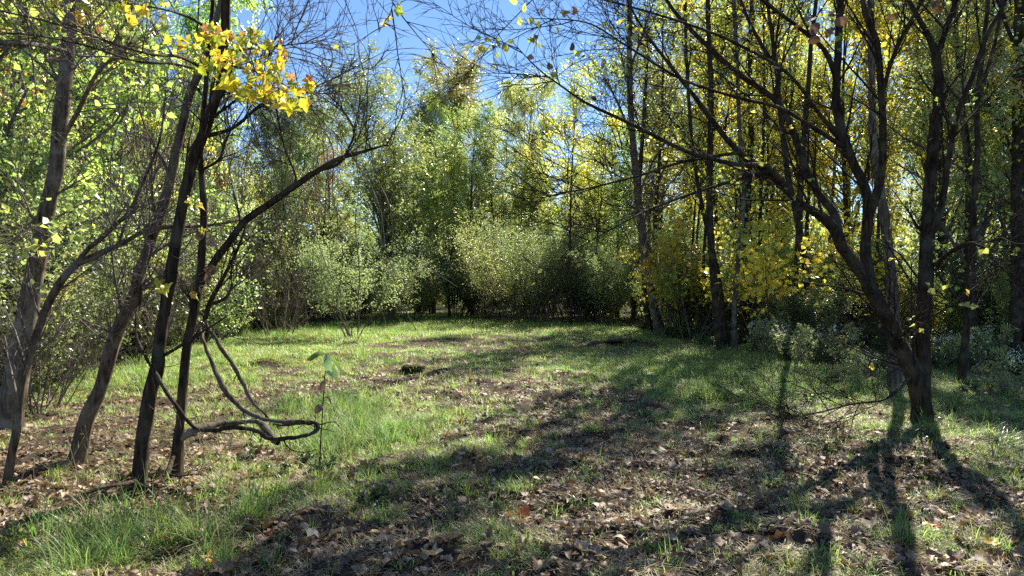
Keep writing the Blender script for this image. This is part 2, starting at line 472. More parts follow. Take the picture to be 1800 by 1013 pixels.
LUSH = [(640, 770, .9, 1.1, .8), (600, 715, .9, 1.4, .6), (480, 590, 2.5, 3, .6), (330, 640, 2, 2.5, .5), (250, 680, 1.6, 1.6, .4), (1180, 640, 1.6, 3, .6), (1300, 680, 1.4, 2, .6), (1260, 650, 1.5, 2.5, .5),
        (720, 580, 3, 5, .5), (1700, 760, .8, 1.0, .5), (1160, 700, .8, 1, .35), (300, 930, 1.0, .8, .5), (120, 980, .8, .6, .4), (560, 880, .6, .6, .25), (900, 840, .5, .5, .3), (1560, 930, .6, .5, .3), (1780, 830, .5, .8, .5),
        (820, 930, .4, .35, .3), (1250, 800, .5, .6, .2)]
BARE = [(1050, 720, 1.3, 2.2, .75), (1120, 800, 1.2, 1.2, .6), (1250, 870, 1.2, .9, .55), (900, 720, 1.2, 1.5, .4), (1000, 950, 1.0, .6, .35), (1480, 820, 1.4, 1.0, .65), (1620, 880, .9, .8, .5), (150, 760, 1.4, 1.6, .4), (80, 830, 1.2, 1.2, .6), (200, 720, 1.6, 1.8, .5), (60, 760, 1.2, 1.2, .5), (330, 800, .7, .7, .4), (420, 640, 1.5, 2, .3), (250, 890, .7, .5, .4), (450, 940, .9, .5, .4), (60, 920, .7, .5, .35), (620, 990, .8, .35, .35), (160, 700, 1.5, 1.8, .35), (860, 645, 1.0, 2.0, .5), (790, 690, .9, 1.6, .5), (650, 662, 1.2, 1.6, .5), (560, 690, 1.0, 1.2, .4), (950, 668, 1.0, 1.6, .5), (720, 612, 1.6, 3.0, .4), (830, 600, 2.0, 3.5, .45), (1000, 690, 1.0, 1.5, .4),
        (1500, 740, 1.2, 1.2, .45), (720, 650, .8, 2, .35), (1050, 605, 2.2, 3.0, .5), (560, 680, 1.2, 1.4, .35), (280, 850, .5, .5, .5), (700, 960, .5, .4, .3), (1130, 920, .6, .4, .4), (420, 660, 1.2, 1.5, .25)]

def cover(x, y):
    x = np.asarray(x, float); y = np.asarray(y, float)
    g = .56 - .34 * sstep(12, 6.5, y) + .9 * blobs(x, y, LUSH) - (.5 + .4 * sstep(8, 12, y)) * blobs(x, y, BARE) + (fbm(x * .9, y * .9, 21, 4) - .5) * 1.2 + (fbm(x * 3.2, y * 3.2, 23, 2) - .5) * 1.2
    ins = inside(x, y)
    g = g - .5 * sstep(.3, -1.5, ins)
    return np.clip(g, 0, 1.3)

# ------------------------------------------------------------------ ground and sky-side setting
def build_ground():
    u = np.linspace(-1, 1, 401)
    xs = 9 * np.sinh(u * 5) / math.sinh(5) * 45
    v = np.linspace(-1, 1, 541)
    ys = 6.5 + 9 * np.sinh(v * 5.2) / math.sinh(5.2) * 50
    X, Y = np.meshgrid(xs, ys)
    Z = gz(X, Y) * np.exp(-(np.maximum(0, np.hypot(X, Y) - 60) / 60))
    Z = Z + micro(X, Y)
    idx = np.arange(X.size).reshape(X.shape)
    q = np.stack([idx[:-1, :-1], idx[:-1, 1:], idx[1:, 1:], idx[1:, :-1]], -1).reshape(-1, 4)
    c = cover(X, Y)
    me = mesh_np('ground', np.stack([X, Y, Z], -1).reshape(-1, 3), [q], {'cover': ('FLOAT', c.ravel())}, True, M['ground'])
    link('ground', me, kind='structure')
build_ground()

# ------------------------------------------------------------------ background tree and shrub prototypes
def make_tree(seed, H, r0, cb, spread, n1, n2, n3, m, size, leafm, barkm, twigm='twig_grey', ratio=.34, up1=.25, ang=(.6, 1.15), lean=(0, 0), droop=.35, shape='oval', tint=(0, 1), wander=.035, t3=.0, tri=False):
    rng = rng_(seed)
    n = 16
    P0, R0 = grow(np.zeros((1, 3)), np.array([[lean[0], lean[1], 1.0]]), np.array([H]), np.array([r0]), n, wander, .02, rng, .12)
    tr = Geo(); tubes(tr, P0, R0 * (1 + .35 * np.exp(-np.linspace(0, 1, n) * 30))[None, :], 10)
    st, di, rad, t, b = spawn(P0, R0, n1, cb, .97, ang[0], ang[1], rng, up1)
    tt = (t - cb) / (.97 - cb)
    if shape == 'oval':
        prof = np.sqrt(np.clip(1 - (tt * 1.25 - .45) ** 2 / .8, .08, 1))
    elif shape == 'up':
        prof = .55 + .45 * (1 - tt)
    else:
        prof = np.clip(.35 + .9 * tt * (1.2 - tt) * 2, .2, 1)
    P1, R1 = grow(st, di, spread * prof * rng.uniform(.7, 1.15, len(st)), np.maximum(rad * .45, .008), 7, .12, .05, rng)
    br = Geo(); tubes(br, P1, R1, 5)
    st, di, rad, t, b = spawn(P1, R1, n2, .2, 1, .4, 1.1, rng, .1)
    P2, R2 = grow(st, di, spread * .42 * rng.uniform(.5, 1.2, len(st)) * (1.15 - .5 * t), np.maximum(rad * .5, .004), 5, .16, .03, rng)
    tubes(br, P2, R2, 3)
    st, di, rad, t, b = spawn(P2, R2, n3, .1, 1, .4, 1.2, rng, .0)
    P3, R3 = grow(st, di, spread * .16 * rng.uniform(.5, 1.3, len(st)), np.full(len(st), .0035), 3, .2, -.02, rng)
    tubes(br, P3, R3, 3)
    lf = Geo()
    if m:
        leaves_on(lf, P3, m, rng, size, ratio, t3, size * .5, droop, tint, tri=tri)
        leaves_on(lf, P2, max(1, m // 2), rng, size, ratio, .4, size * .6, droop, tint, tri=tri)
    return tr.mesh('trunk', M[barkm], True), br.mesh('branches', M[twigm], True), (lf.mesh('crown', M[leafm]) if m else None)

def make_shrub(seed, H, ns, splay, n2, n3, m, size, leafm, twigm='twig_grey', ratio=.34, rr=.018, base=.25, wander=.09, t0=.2, droop=.2):
    rng = rng_(seed)
    a = rng.uniform(0, 2 * np.pi, ns); rad = base * np.sqrt(rng.uniform(0, 1, ns))
    st = np.stack([np.cos(a) * rad, np.sin(a) * rad, np.full(ns, -.05)], -1)
    s = splay * np.sqrt(rng.uniform(0, 1, ns))
    di = np.stack([np.cos(a) * s, np.sin(a) * s, np.ones(ns)], -1)
    P1, R1 = grow(st, di, H * rng.uniform(.65, 1.08, ns), rng.uniform(.6, 1.3, ns) * rr, 9, wander, .03, rng)
    sg = Geo(); tubes(sg, P1, R1, 5)
    st, di, rd, t, b = spawn(P1, R1, n2, t0, .98, .35, 1.0, rng, .12)
    P2, R2 = grow(st, di, H * .32 * rng.uniform(.5, 1.2, len(st)) * (1.2 - .6 * t), np.maximum(rd * .5, .003), 6, .13, .02, rng)
    st, di, rd, t, b = spawn(P2, R2, n3, .1, 1, .4, 1.1, rng, .05)
    P3, R3 = grow(st, di, H * .11 * rng.uniform(.5, 1.3, len(st)), np.full(len(st), .0028), 3, .18, 0, rng)
    tw = Geo(); tubes(tw, P2, R2, 3); tubes(tw, P3, R3, 3)
    lf = Geo()
    if m:
        leaves_on(lf, P3, m, rng, size, ratio, .0, size * .5, droop)
        leaves_on(lf, P2, m, rng, size, ratio, .3, size * .5, droop)
    return sg.mesh('stems', M[twigm], True), tw.mesh('twigs', M[twigm], True), (lf.mesh('foliage', M[leafm]) if m else None)

TREES = {
    'cotton': make_tree(11, 14, .15, .17, 6.6, 40, 8, 7, 15, .13, 'leaf_ygreen', 'bark_grey', up1=.65, ang=(.4, .85), shape='up', tint=(.0, .75), ratio=.5, tri=True),
    'fargreen': make_tree(22, 13, .14, .12, 3.8, 38, 8, 7, 15, .115, 'leaf_green', 'bark_brown', up1=.3, tint=(.1, 1), ratio=.5, tri=True),
    'faryellow': make_tree(23, 12, .12, .12, 3.4, 38, 8, 7, 15, .11, 'leaf_ygreen', 'bark_brown', up1=.3, ratio=.5, tri=True),
    'green': make_tree(12, 13, .14, .15, 3.6, 36, 8, 6, 13, .105, 'leaf_green', 'bark_brown', up1=.3, tint=(.1, 1), ratio=.4),
    'ygreen': make_tree(13, 12, .12, .12, 3.3, 36, 8, 6, 12, .10, 'leaf_ygreen', 'bark_brown', up1=.25, ratio=.4),
    'olive': make_tree(14, 15, .18, .25, 4.4, 36, 8, 7, 16, .14, 'leaf_olive', 'bark_brown', up1=.25, ratio=.55, tint=(.2, 1), tri=True),
    'yellow': make_tree(15, 13, .13, .2, 3.6, 28, 8, 5, 8, .115, 'leaf_yellow', 'bark_dark', up1=.2, ratio=.45, tint=(0, .75)),
    'pole': make_tree(17, 14, .085, .35, 2.6, 30, 8, 6, 3, .095, 'leaf_ygreen', 'bark_dark', 'twig_dark', up1=.5, ang=(.4, .9), ratio=.4),
    'pole2': make_tree(18, 12, .07, .3, 2.2, 28, 7, 6, 3, .10, 'leaf_yellow', 'bark_dark', 'twig_dark', up1=.5, ang=(.4, .9), ratio=.4, tint=(0, .8)),
    'slim': make_tree(24, 14, .075, .45, 1.9, 18, 6, 5, 3, .095, 'leaf_ygreen', 'bark_dark', 'twig_dark', up1=.5, ang=(.4, .9), ratio=.4),
    'bare': make_tree(19, 8, .05, .12, 2.6, 24, 8, 5, 0, .1, 'leaf_olive', 'bark_brown', 'twig_grey', up1=.3),
    'orange': make_tree(20, 11, .12, .2, 3.2, 30, 8, 6, 4, .10, 'leaf_orange', 'bark_brown', up1=.25, ratio=.42),
    'rgreen': make_tree(21, 13, .15, .15, 3.6, 30, 8, 6, 6, .11, 'leaf_green', 'bark_dark', up1=.2, ratio=.42, tint=(.35, 1)),
}
SHRUBS = {
    'olive': make_shrub(31, 4.6, 46, .66, 12, 6, 6, .06, 'leaf_willow', base=1.0),
    'grey': make_shrub(32, 4.2, 13, .8, 17, 7, 7, .07, 'leaf_greygreen', base=.3, t0=.25),
    'green': make_shrub(33, 3.4, 16, .7, 16, 7, 7, .085, 'leaf_green', base=.45, t0=.1),
    'dark': make_shrub(34, 3.2, 16, .7, 16, 7, 7, .08, 'leaf_darkgreen', base=.5, t0=.08),
    'ygreen': make_shrub(35, 3.0, 12, .75, 14, 6, 6, .095, 'leaf_ygreen', base=.4, t0=.12, ratio=.4),
    'bare': make_shrub(36, 3.4, 18, .75, 14, 6, 0, .07, 'leaf_olive', base=.5, t0=.1),
    'gold': make_shrub(37, 2.8, 7, .8, 13, 5, 3, .105, 'leaf_gold', base=.25, t0=.42, ratio=.45),
    'low': make_shrub(38, 1.0, 18, .9, 7, 4, 5, .065, 'leaf_green', base=.5, t0=.1, rr=.006, ratio=.4),
    'lowdark': make_shrub(39, 1.1, 18, .9, 7, 4, 6, .075, 'leaf_darkgreen', base=.6, t0=.1, rr=.006, ratio=.42),
}
TNAMES = ('trunk', 'branches', 'crown'); SNAMES = ('stems', 'twigs', 'foliage')

def put(kind, key, x, y, s, rz, label, cat, group=None, name=None, sz=None, tilt=(0, 0)):
    src, names = (TREES, TNAMES) if kind == 't' else (SHRUBS, SNAMES)
    o = thing(name or ('tree' if kind == 't' else 'shrub'), label, cat, (x, y, float(gz(x, y)) - .03), rz, group)
    o.rotation_euler = (tilt[0], tilt[1], rz)
    o.scale = (s, s, sz or s)
    for nm, me in zip(names, src[key]):
        if me is not None:
            link(nm, me, o, kind='stuff' if nm in ('crown', 'branches', 'twigs', 'foliage', 'stems') else None)
    return o

def gpx(px, d):
    return (px - 900) / F * d

# --- the ones the photograph lets you single out
R_ = rng_(5)
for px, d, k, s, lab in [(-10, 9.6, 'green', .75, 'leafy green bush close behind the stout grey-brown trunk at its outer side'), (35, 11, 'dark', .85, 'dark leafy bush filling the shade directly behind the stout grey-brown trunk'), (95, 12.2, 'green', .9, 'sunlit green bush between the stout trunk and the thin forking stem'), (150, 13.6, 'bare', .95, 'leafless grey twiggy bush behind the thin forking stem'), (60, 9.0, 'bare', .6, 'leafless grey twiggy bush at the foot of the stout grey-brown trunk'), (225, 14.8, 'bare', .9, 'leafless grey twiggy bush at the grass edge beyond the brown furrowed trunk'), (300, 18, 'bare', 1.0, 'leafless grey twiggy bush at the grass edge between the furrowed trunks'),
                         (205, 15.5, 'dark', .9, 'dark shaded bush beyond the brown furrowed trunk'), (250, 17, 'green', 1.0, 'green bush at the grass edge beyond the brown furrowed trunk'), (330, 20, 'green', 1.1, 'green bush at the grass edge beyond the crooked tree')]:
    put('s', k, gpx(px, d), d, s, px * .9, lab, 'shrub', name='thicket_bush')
for px, d, s, lab in [(425, 24, 1.0, 'bare twiggy tree tangled with vines behind the long crooked limb'), (520, 27, .75, 'bare twiggy tree at the thicket edge beyond the bare twiggy bush'), (345, 20, .9, 'bare twiggy tree at the thicket edge behind the crooked tree'), (262, 17.5, .9, 'bare twiggy tree at the thicket edge behind the brown furrowed trunk'), (160, 14.5, .8, 'bare twiggy sapling between the stout trunk and the brown furrowed trunk'), (40, 12, .7, 'bare twiggy sapling right behind the stout grey-brown trunk')]:
    put('t', 'bare', gpx(px, d), d, s, px * .7, lab, 'tree', name='bare_tree')
for px, d, k, s, lab in [(762, 41, 'faryellow', 1.0, 'yellow-green tree filling the notch beside the upswept tall tree'), (735, 44, 'fargreen', .95, 'green tree showing behind the shoulder of the upswept tall tree'), (955, 42, 'faryellow', .78, 'light yellow-green tree behind the rounded olive bush'), (1035, 40, 'faryellow', .8, 'yellow-tinged tree behind the straight thin trunk'),
                         (575, 45, 'fargreen', .95, 'green tree beside the upswept tall tree at the thicket side'), (880, 37, 'pole', .75, 'thin pole tree right behind the rounded olive bush'), (1085, 37, 'faryellow', .85, 'yellow-green tree behind the tall leaning trunk'), (790, 36, 'pole', .7, 'thin pole tree above the dark evergreen-looking shrub'), (490, 34, 'ygreen', .85, 'pale yellow-green tree above the end of the long crooked limb')]:
    put('t', k, gpx(px, d), d, s, px * .37, lab, 'tree', name='woodland_tree')
put('t', 'cotton', gpx(688, 33), 33, 1.0, .4, 'tall grey-limbed tree with upswept branches and thin yellow-green leaves against the sky', 'tree', name='cottonwood_tree', sz=.74)
put('t', 'olive', gpx(838, 46), 46, 1.02, 1.3, 'rounded olive and bronze crown rising highest behind the middle of the wood', 'tree', name='oak_tree')
put('t', 'olive', gpx(905, 49), 49, .98, 2.9, 'second bronze-olive crown just beside the highest rounded one against the sky', 'tree', name='oak_tree')
put('t', 'fargreen', gpx(830, 39), 39, .82, 2.2, 'bright green feathery tree in front of the bronze crowns', 'tree')
put('s', 'olive', gpx(905, 31.5), 31.5, 1.05, .3, 'big rounded olive bush of dense upright stems at the far end of the clearing', 'shrub', name='willow_bush')
put('s', 'grey', gpx(622, 22), 22, .82, .3, 'small grey-green tree shrub on two thin leaning stems in the sunny grass', 'shrub', name='olive_shrub')
put('s', 'grey', gpx(660, 29), 29, .75, 4.0, 'silvery shrub tucked between the two-stemmed one and the far bend of grass', 'shrub', name='olive_shrub')
put('s', 'grey', gpx(728, 34), 33.5, 1.0, 1.7, 'silvery grey-green shrub with arching sprays at the far bend of the grass', 'shrub', name='olive_shrub')
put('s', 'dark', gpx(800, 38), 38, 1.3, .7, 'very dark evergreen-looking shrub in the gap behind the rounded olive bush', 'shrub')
put('t', 'pole2', gpx(1004, 30.5), 30.5, .95, .7, 'straight thin dark trunk standing beside the rounded olive bush', 'tree', name='sapling')
put('s', 'grey', gpx(1060, 31), 31, .85, 2.2, 'dusky grey-green shrub between the straight thin trunk and the leaning trunk', 'shrub', name='olive_shrub')
put('s', 'bare', gpx(492, 23), 23, 1.0, .2, 'nearly bare twiggy bush on one thin stem in the sunlit grass', 'shrub', name='bare_bush')
put('s', 'gold', gpx(1340, 18), 18, 1.35, .3, 'low golden-leaved sapling glowing behind the clump of thin trunks', 'shrub', name='maple_sapling')
put('s', 'gold', gpx(1218, 21), 21, 1.3, 1.3, 'golden sapling partly hidden by the clump of thin trunks', 'shrub', name='maple_sapling')
put('s', 'gold', gpx(1425, 19), 19, 1.25, 2.3, 'yellow and green sapling in the shade beyond the leaning limb of the dark tree', 'shrub', name='maple_sapling')
for px, d, sc, lab in [(1185, 23, 1.2, 'sparse golden sapling beside the tall leaning trunk at the wood edge'), (1275, 22.5, 1.5, 'sparse golden sapling deeper in the wood straight behind the trunk clump'), (1388, 24, 1.6, 'taller golden sapling deep in the wood between the trunk clump and the leaning limb'), (1475, 21, 1.3, "sparse golden sapling seen through the dark tree's leaning limb")]:
    put('s', 'gold', gpx(px, d), d, sc, px * .3, lab, 'shrub', name='maple_sapling')
put('t', 'yellow', gpx(1500, 23), 23, .9, .3, 'bright yellow maple seen between the dark stems of the forked tree', 'tree', name='maple_tree')

# --- the wood behind and beside the clearing
LANDMARKS = [(90, 'the stout grey-brown trunk'), (200, 'the thin forking stem'), (285, 'the brown furrowed trunk'), (350, 'the crooked tree'), (430, 'the low vine loop'), (500, 'the bare twiggy bush'), (615, 'the two-stemmed olive shrub'),
             (672, 'the upswept tall tree'), (720, 'the silvery shrub'), (800, 'the dark evergreen-looking shrub'), (905, 'the rounded olive bush'), (1004, 'the straight thin trunk'), (1060, 'the dusky shrub'), (1130, 'the tall leaning trunk'), (1210, 'the golden sapling'), (1265, 'the trunk clump'),
             (1340, 'the low golden maple'), (1440, "the dark tree's leaning limb"), (1510, "the dark tree's fork"), (1565, 'the pale trunk'), (1630, "the dark tree's upright stem"), (1705, 'the slender dark sapling'), (1790, 'the thick edge trunk')]
ORD = ['first', 'second', 'third', 'fourth', 'fifth', 'sixth', 'seventh', 'eighth', 'ninth', 'tenth', 'eleventh', 'twelfth', 'thirteenth', 'fourteenth']
PENDING = []
def name_by_landmarks():
    by = {}
    for o, short, x, y in PENDING:
        px = 900 + x / y * F
        lx, ln = min(LANDMARKS, key=lambda q: abs(q[0] - px))
        by.setdefault((short, ln), []).append((y, o))
    for (short, ln), rows in by.items():
        rows.sort(key=lambda r: r[0])
        for i, (y, o) in enumerate(rows):
            rank = '' if len(rows) == 1 else ', %s back' % ORD[min(i, 13)]
            o['label'] = '%s %s %s%s' % (short, 'beyond' if y > 14 else 'near', ln, rank)
    PENDING.clear()

def blocked(x, y, r, used):
    return any((x - a) ** 2 + (y - b) ** 2 < r * r for a, b in used)

used = [(gpx(680, dd), dd) for dd in (25, 27, 29, 31, 33, 35, 37)]
used += [(gpx(905, 31.5) + .44 * t + o, 31.5 + .9 * t) for t in (2, 4, 6, 8, 10, 12, 14) for o in (-1.5, 0, 1.5)]   # open ground the sun reaches the rounded bush over
def scatter(n, xr, yr, keys, sr, label, cat, group, kind, mind, margin, name, seed):
    rng = rng_(seed); c = 0; tries = 0
    while c < n and tries < n * 60:
        tries += 1
        x = rng.uniform(*xr); y = rng.uniform(*yr)
        if inside(np.array(x), np.array(y)) > -margin or abs(x) > y * .80 + 4.5:
            continue
        if blocked(x, y, mind, used):
            continue
        used.append((x, y)); c += 1
        k = keys[rng.integers(len(keys))]
        s = rng.uniform(*sr)
        if kind == 't' and 400 < 900 + x / y * F < 680:
            s *= .68
        lab = label[k] if isinstance(label, dict) else label
        o = put(kind, k, x, y, s, rng.uniform(0, 6.28), lab, cat, group, name, s * rng.uniform(.9, 1.15), tuple(rng.normal(0, .035, 2)))
        PENDING.append((o, lab, x, y))

LT = {'green': 'mid green woodland tree', 'ygreen': 'yellow-green woodland tree',
      'orange': 'orange-tinged woodland tree', 'bare': 'bare grey twiggy tree',
      'cotton': 'upswept pale green tree', 'pole': 'slim dark sapling'}
scatter(34, (-26, -8), (10, 36), ['green', 'ygreen', 'bare', 'orange', 'ygreen', 'bare', 'green', 'bare'], (.75, 1.1), LT, 'tree', 'trees of the dense wood on the shrubby side', 't', 1.7, 1.0, 'woodland_tree', 101)
BT = {'pole2': 'thin yellow-leaved far-end tree', 'fargreen': 'green far-end tree', 'faryellow': 'yellow-green far-end tree',
      'pole': 'thin dark far-end tree', 'olive': 'olive-brown far-end tree', 'cotton': 'upswept light green far-end tree'}
scatter(30, (-26, 16), (37, 56), ['fargreen', 'faryellow', 'faryellow', 'pole', 'pole', 'fargreen', 'pole2'], (.55, .78), BT, 'tree', 'trees closing the far end', 't', 1.9, 1.0, 'woodland_tree', 102)
RT = {'yellow': 'yellow-leaved maple', 'pole': 'thin dark trunk, sparse yellow-green leaves,', 'pole2': 'thin dark sapling, sparse yellow leaves,',
      'ygreen': 'yellow-green open-wood tree', 'rgreen': 'green-leaved open-wood tree', 'orange': 'orange-leaved open-wood tree'}
scatter(70, (4, 34), (13, 44), ['pole', 'pole2', 'pole', 'pole2', 'yellow', 'pole', 'pole2', 'pole2', 'rgreen', 'pole2'], (.75, 1.12), RT, 'tree', 'trees of the open wood of slim trunks', 't', 1.15, .6, 'woodland_tree', 103)
scatter(30, (5.5, 30), (14, 34), ['slim'], (.7, 1.15), 'slender dark bare-stemmed trunk', 'tree', 'trees of the open wood of slim trunks', 't', .7, .5, 'slim_tree', 109)
# understorey
used = []
LS = {'green': 'mid green thicket bush', 'dark': 'dark green thicket bush', 'grey': 'grey-green arching thicket bush',
      'ygreen': 'yellow-green broad-leaved thicket bush', 'bare': 'leafless twiggy thicket bush', 'gold': 'golden sapling among the slim trunks'}
scatter(64, (-22, -6.4), (8.5, 36), ['green', 'ygreen', 'green', 'dark', 'ygreen', 'green', 'grey', 'green', 'dark', 'bare'], (.8, 1.5), LS, 'shrub', 'bushes of the shrubby thicket', 's', 1.35, .7, 'thicket_bush', 104)
BS = {'green': 'mid green far bush', 'dark': 'dark green far bush', 'grey': 'grey-green arching far bush', 'ygreen': 'yellow-green far bush', 'olive': 'olive twiggy far bush'}
scatter(40, (-14, 9), (32, 48), ['green', 'dark', 'ygreen', 'grey', 'olive'], (.7, 1.2), BS, 'shrub', 'bushes under the far trees', 's', 1.6, .5, 'thicket_bush', 105)
RS = {'dark': 'dark green understorey bush', 'green': 'mid green understorey bush', 'ygreen': 'yellow-green understorey bush', 'gold': 'golden-leaved understorey sapling', 'bare': 'bare twiggy understorey bush'}
scatter(64, (4, 34), (15, 44), ['dark', 'ygreen', 'dark', 'gold', 'dark', 'green'], (.45, .9), RS, 'shrub', 'bushes among the slim trunks', 's', 1.3, .9, 'understorey_bush', 106)
used = []
WS = {'low': 'low pale grey-green weed', 'lowdark': 'low dark green weed'}
scatter(40, (3, 16), (8.5, 26), ['lowdark'], (.35, .7), WS, 'plant', 'low weeds along the wood edge', 's', .7, -.6, 'weed_plant', 107)
scatter(26, (-12, -5.5), (7.5, 28), ['lowdark', 'low'], (.5, .9), {k: v.replace('weed', 'thicket-side weed') for k, v in WS.items()}, 'plant', 'low weeds along the thicket edge', 's', .7, -.3, 'weed_plant', 108)

name_by_landmarks()

def far_wood():
    rng = rng_(77); g = Geo()
    n = 90000
    a = rng.uniform(-1.0, 1.0, n); d = rng.uniform(56, 78, n)
    x = np.sin(a) * d; y = np.cos(a) * d
    top = 6.0 + 7 * sstep(.25, -.3, a) * fbm(a * 9, d * .15, 3, 3) * 1.4 + 3 * vnoise(a * 30, d * .2, 6)
    z = top * rng.uniform(0, 1, n) ** .8
    pos = np.stack([x, y, z], -1) + rng.normal(0, .3, (n, 3))
    kites(g, pos, rng.normal(0, 1, (n, 3)), rng.normal(0, .7, (n, 3)) + np.array([0, -.1, .5]), rng.uniform(.25, .5, n), rng.uniform(.1, .2, n), np.clip(vnoise(a * 50, z * .5, 4) + rng.normal(0, .15, n), 0, 1))
    link('far_woods', g.mesh('far_woods', M['leaf_green']), kind='stuff')
far_wood()

# ------------------------------------------------------------------ hand-placed trees near the camera
def leaf_outline(kind, rng, n=16):
    a = np.linspace(0, 2 * np.pi, n, endpoint=False)
    if kind == 'maple':
        r = .50 + .17 * np.cos(5 * a) + .08 * np.cos(a) + rng.normal(0, .045, n)
    elif kind == 'heart':
        r = .5 * (1 + .22 * np.cos(a) - .18 * np.cos(2 * a - np.pi)) + rng.normal(0, .012, n)
    else:
        r = .5 / np.sqrt((np.cos(a)) ** 2 + (np.sin(a) / .55) ** 2) + rng.normal(0, .015, n)
    return np.stack([np.cos(a) * r, np.sin(a) * r], -1)

def leaf_mesh(name, kind, mat, seed, curl=.5, n=16, tint=None):
    rng = rng_(seed)
    o = leaf_outline(kind, rng, n)
    o[:, 0] += .5
    c = np.array([[.45, 0]])
    mid = c + (o - c) * .55
    pts = np.concatenate([c, mid, o])
    ax = rng.uniform(0, np.pi); q = (pts[:, 0] - .45) * np.cos(ax) + pts[:, 1] * np.sin(ax)
    sg = 1 if rng.uniform() < .6 else -1
    z = sg * curl * q * q * 1.5 + curl * .35 * np.abs(pts[:, 1]) + rng.normal(0, .05 * curl + .01, len(pts)) - curl * .3 * pts[:, 0] ** 2
    v = np.column_stack([pts, z])
    i = np.arange(n); j = (i + 1) % n
    f3 = np.stack([np.zeros(n, int), 1 + i, 1 + j], -1)
    f4 = np.stack([1 + i, 1 + n + i, 1 + n + j, 1 + j], -1)
    t = rng.uniform(0, 1) if tint is None else tint
    tt = np.clip(np.full(len(v), t) + rng.normal(0, .06, len(v)), 0, 1)
    return mesh_np(name, v, [f3, f4], {'tint': ('FLOAT', tt)}, True, M[mat])

def resample(pts, step):
    pts = np.asarray(pts, float)
    L = np.linalg.norm(np.diff(pts, axis=0), axis=1).sum()
    return catmull(pts, max(8, int(L / step)))

def near_tree(name, label, cat, base_px, base_py, stems, bark, twig, seed, fan=(12, 8, 3), fl=(.5, 1.5), sub=(.2, .55), up=.1, bias=None, step=.035, sides=18, rough=.1, leaves=None, flare=.5, trange=(.25, 1), wander=.07, twr=.0035, slim=.92, nofan=0):
    """stems: first is the trunk, the rest limbs; each a list of (px, py, width px, depth offset)"""
    rng = rng_(seed)
    bx, by = ground_pt(base_px, base_py)
    base = np.array([bx, by, float(gz(bx, by))])
    root = thing(name, label, cat, base)
    branches = []
    for k, st in enumerate(stems):
        P = np.array([at(px, py, by + dd) for px, py, w, dd in st])
        if k == 0:
            P[0, 2] = base[2] - .06
        W = np.array([w * slim / 2 / F * (by + dd) for px, py, w, dd in st])
        PP = resample(np.column_stack([P, W]), step)
        P, W = PP[:, :3], np.maximum(PP[:, 3], .002)
        nn = len(P)
        wob = np.stack([np.convolve(rng.normal(0, 1, nn + 8), np.ones(9) / 9, 'valid') for _ in range(3)], -1)
        P = P + wob * np.minimum(W, .03)[:, None] * .5 * np.linspace(0, 1, nn)[:, None]
        g = Geo()
        bark_tube(g, P, W, sides if W.max() > .02 else 8, rng, rough, flare if k == 0 else 0)
        link('trunk' if k == 0 else 'limb', g.mesh('limb', M[bark], True, base), root)
        branches.append((P, W))
    # twigs
    tw = Geo(); lf = Geo()
    q = [(catmull(P, 24), np.interp(np.linspace(0, 1, 24), np.linspace(0, 1, len(W)), W)) for P, W in branches[:len(branches) - nofan]]
    PB = np.stack([a for a, b in q]); RB = np.stack([b for a, b in q])
    k1, k2, k3 = fan
    st, di, rad, t, b = spawn(PB, RB, k1, trange[0], trange[1], .35, 1.05, rng, up, bias)
    ln = rng.uniform(fl[0], fl[1], len(st)) * (1.1 - .45 * t)
    P1, R1 = grow(st, di, ln, np.clip(rad * .4, twr * 1.6, .016), 9, wander, .02, rng, .3)
    tubes(tw, P1, R1, 5)
    st, di, rad, t, b = spawn(P1, R1, k2, .12, 1, .35, .95, rng, up * .5)
    P2, R2 = grow(st, di, rng.uniform(sub[0], sub[1], len(st)), np.clip(rad * .55, twr, .008), 5, wander * 1.3, .0, rng, .35)
    tubes(tw, P2, R2, 3)
    if k3:
        st, di, rad, t, b = spawn(P2, R2, k3, .15, 1, .35, .9, rng, 0)
        P3, R3 = grow(st, di, rng.uniform(sub[0] * .3, sub[1] * .45, len(st)), np.full(len(st), twr * .75), 4, wander, 0, rng, .4)
        tubes(tw, P3, R3, 3)
    link('twigs', tw.mesh('twigs', M[twig], True, base), root, kind='stuff')
    if leaves:
        m, size, mat, frac = leaves
        sel = rng.uniform(0, 1, len(P2)) < frac
        leaves_on(lf, P2[sel], m, rng, size, .42, .2, size * .4, .45)
        link('foliage', lf.mesh('foliage', M[mat], False, base), root, kind='stuff')
    return root, base

def add_leaves(root, base, spots, meshes, seed, name='leaf', sz=1.0, hang=.5):
    """single leaves: (px, py, depth, size px)"""
    rng = rng_(seed)
    for i, (px, py, d, s) in enumerate(spots):
        o = link(name, meshes[int(rng.integers(len(meshes)))], root, at(px, py, d) - base)
        L = s / F * d * sz
        o.scale = (L, L, L)
        o.rotation_euler = (rng.normal(0, .6) + .9, rng.normal(hang, .5), rng.uniform(0, 6.28))

MAPLE_Y = [leaf_mesh('leaf', 'maple', 'leaf_maple', 200 + i, .75, 20, tint=t) for i, t in enumerate((.0, .15, .3, .45, .6, .75, .5, .25))]
MAPLE_O = [leaf_mesh('leaf', 'maple', 'leaf_orange', 220 + i, 1.0, 20, tint=t) for i, t in enumerate((.1, .25, .4, .6, .95))]
HEART_G = [leaf_mesh('leaf', 'heart', 'leaf_ygreen', 240 + i, .25, 16, tint=t) for i, t in enumerate((.35, .55, .75, .9))]
HEART_B = [leaf_mesh('leaf', 'heart', 'dead_brown', 250 + i, .7, 16) for i in range(3)]
OVAL_G = [leaf_mesh('leaf', 'oval', 'leaf_green', 260 + i, .35, 12, tint=t) for i, t in enumerate((.4, .6, .8, 1))]

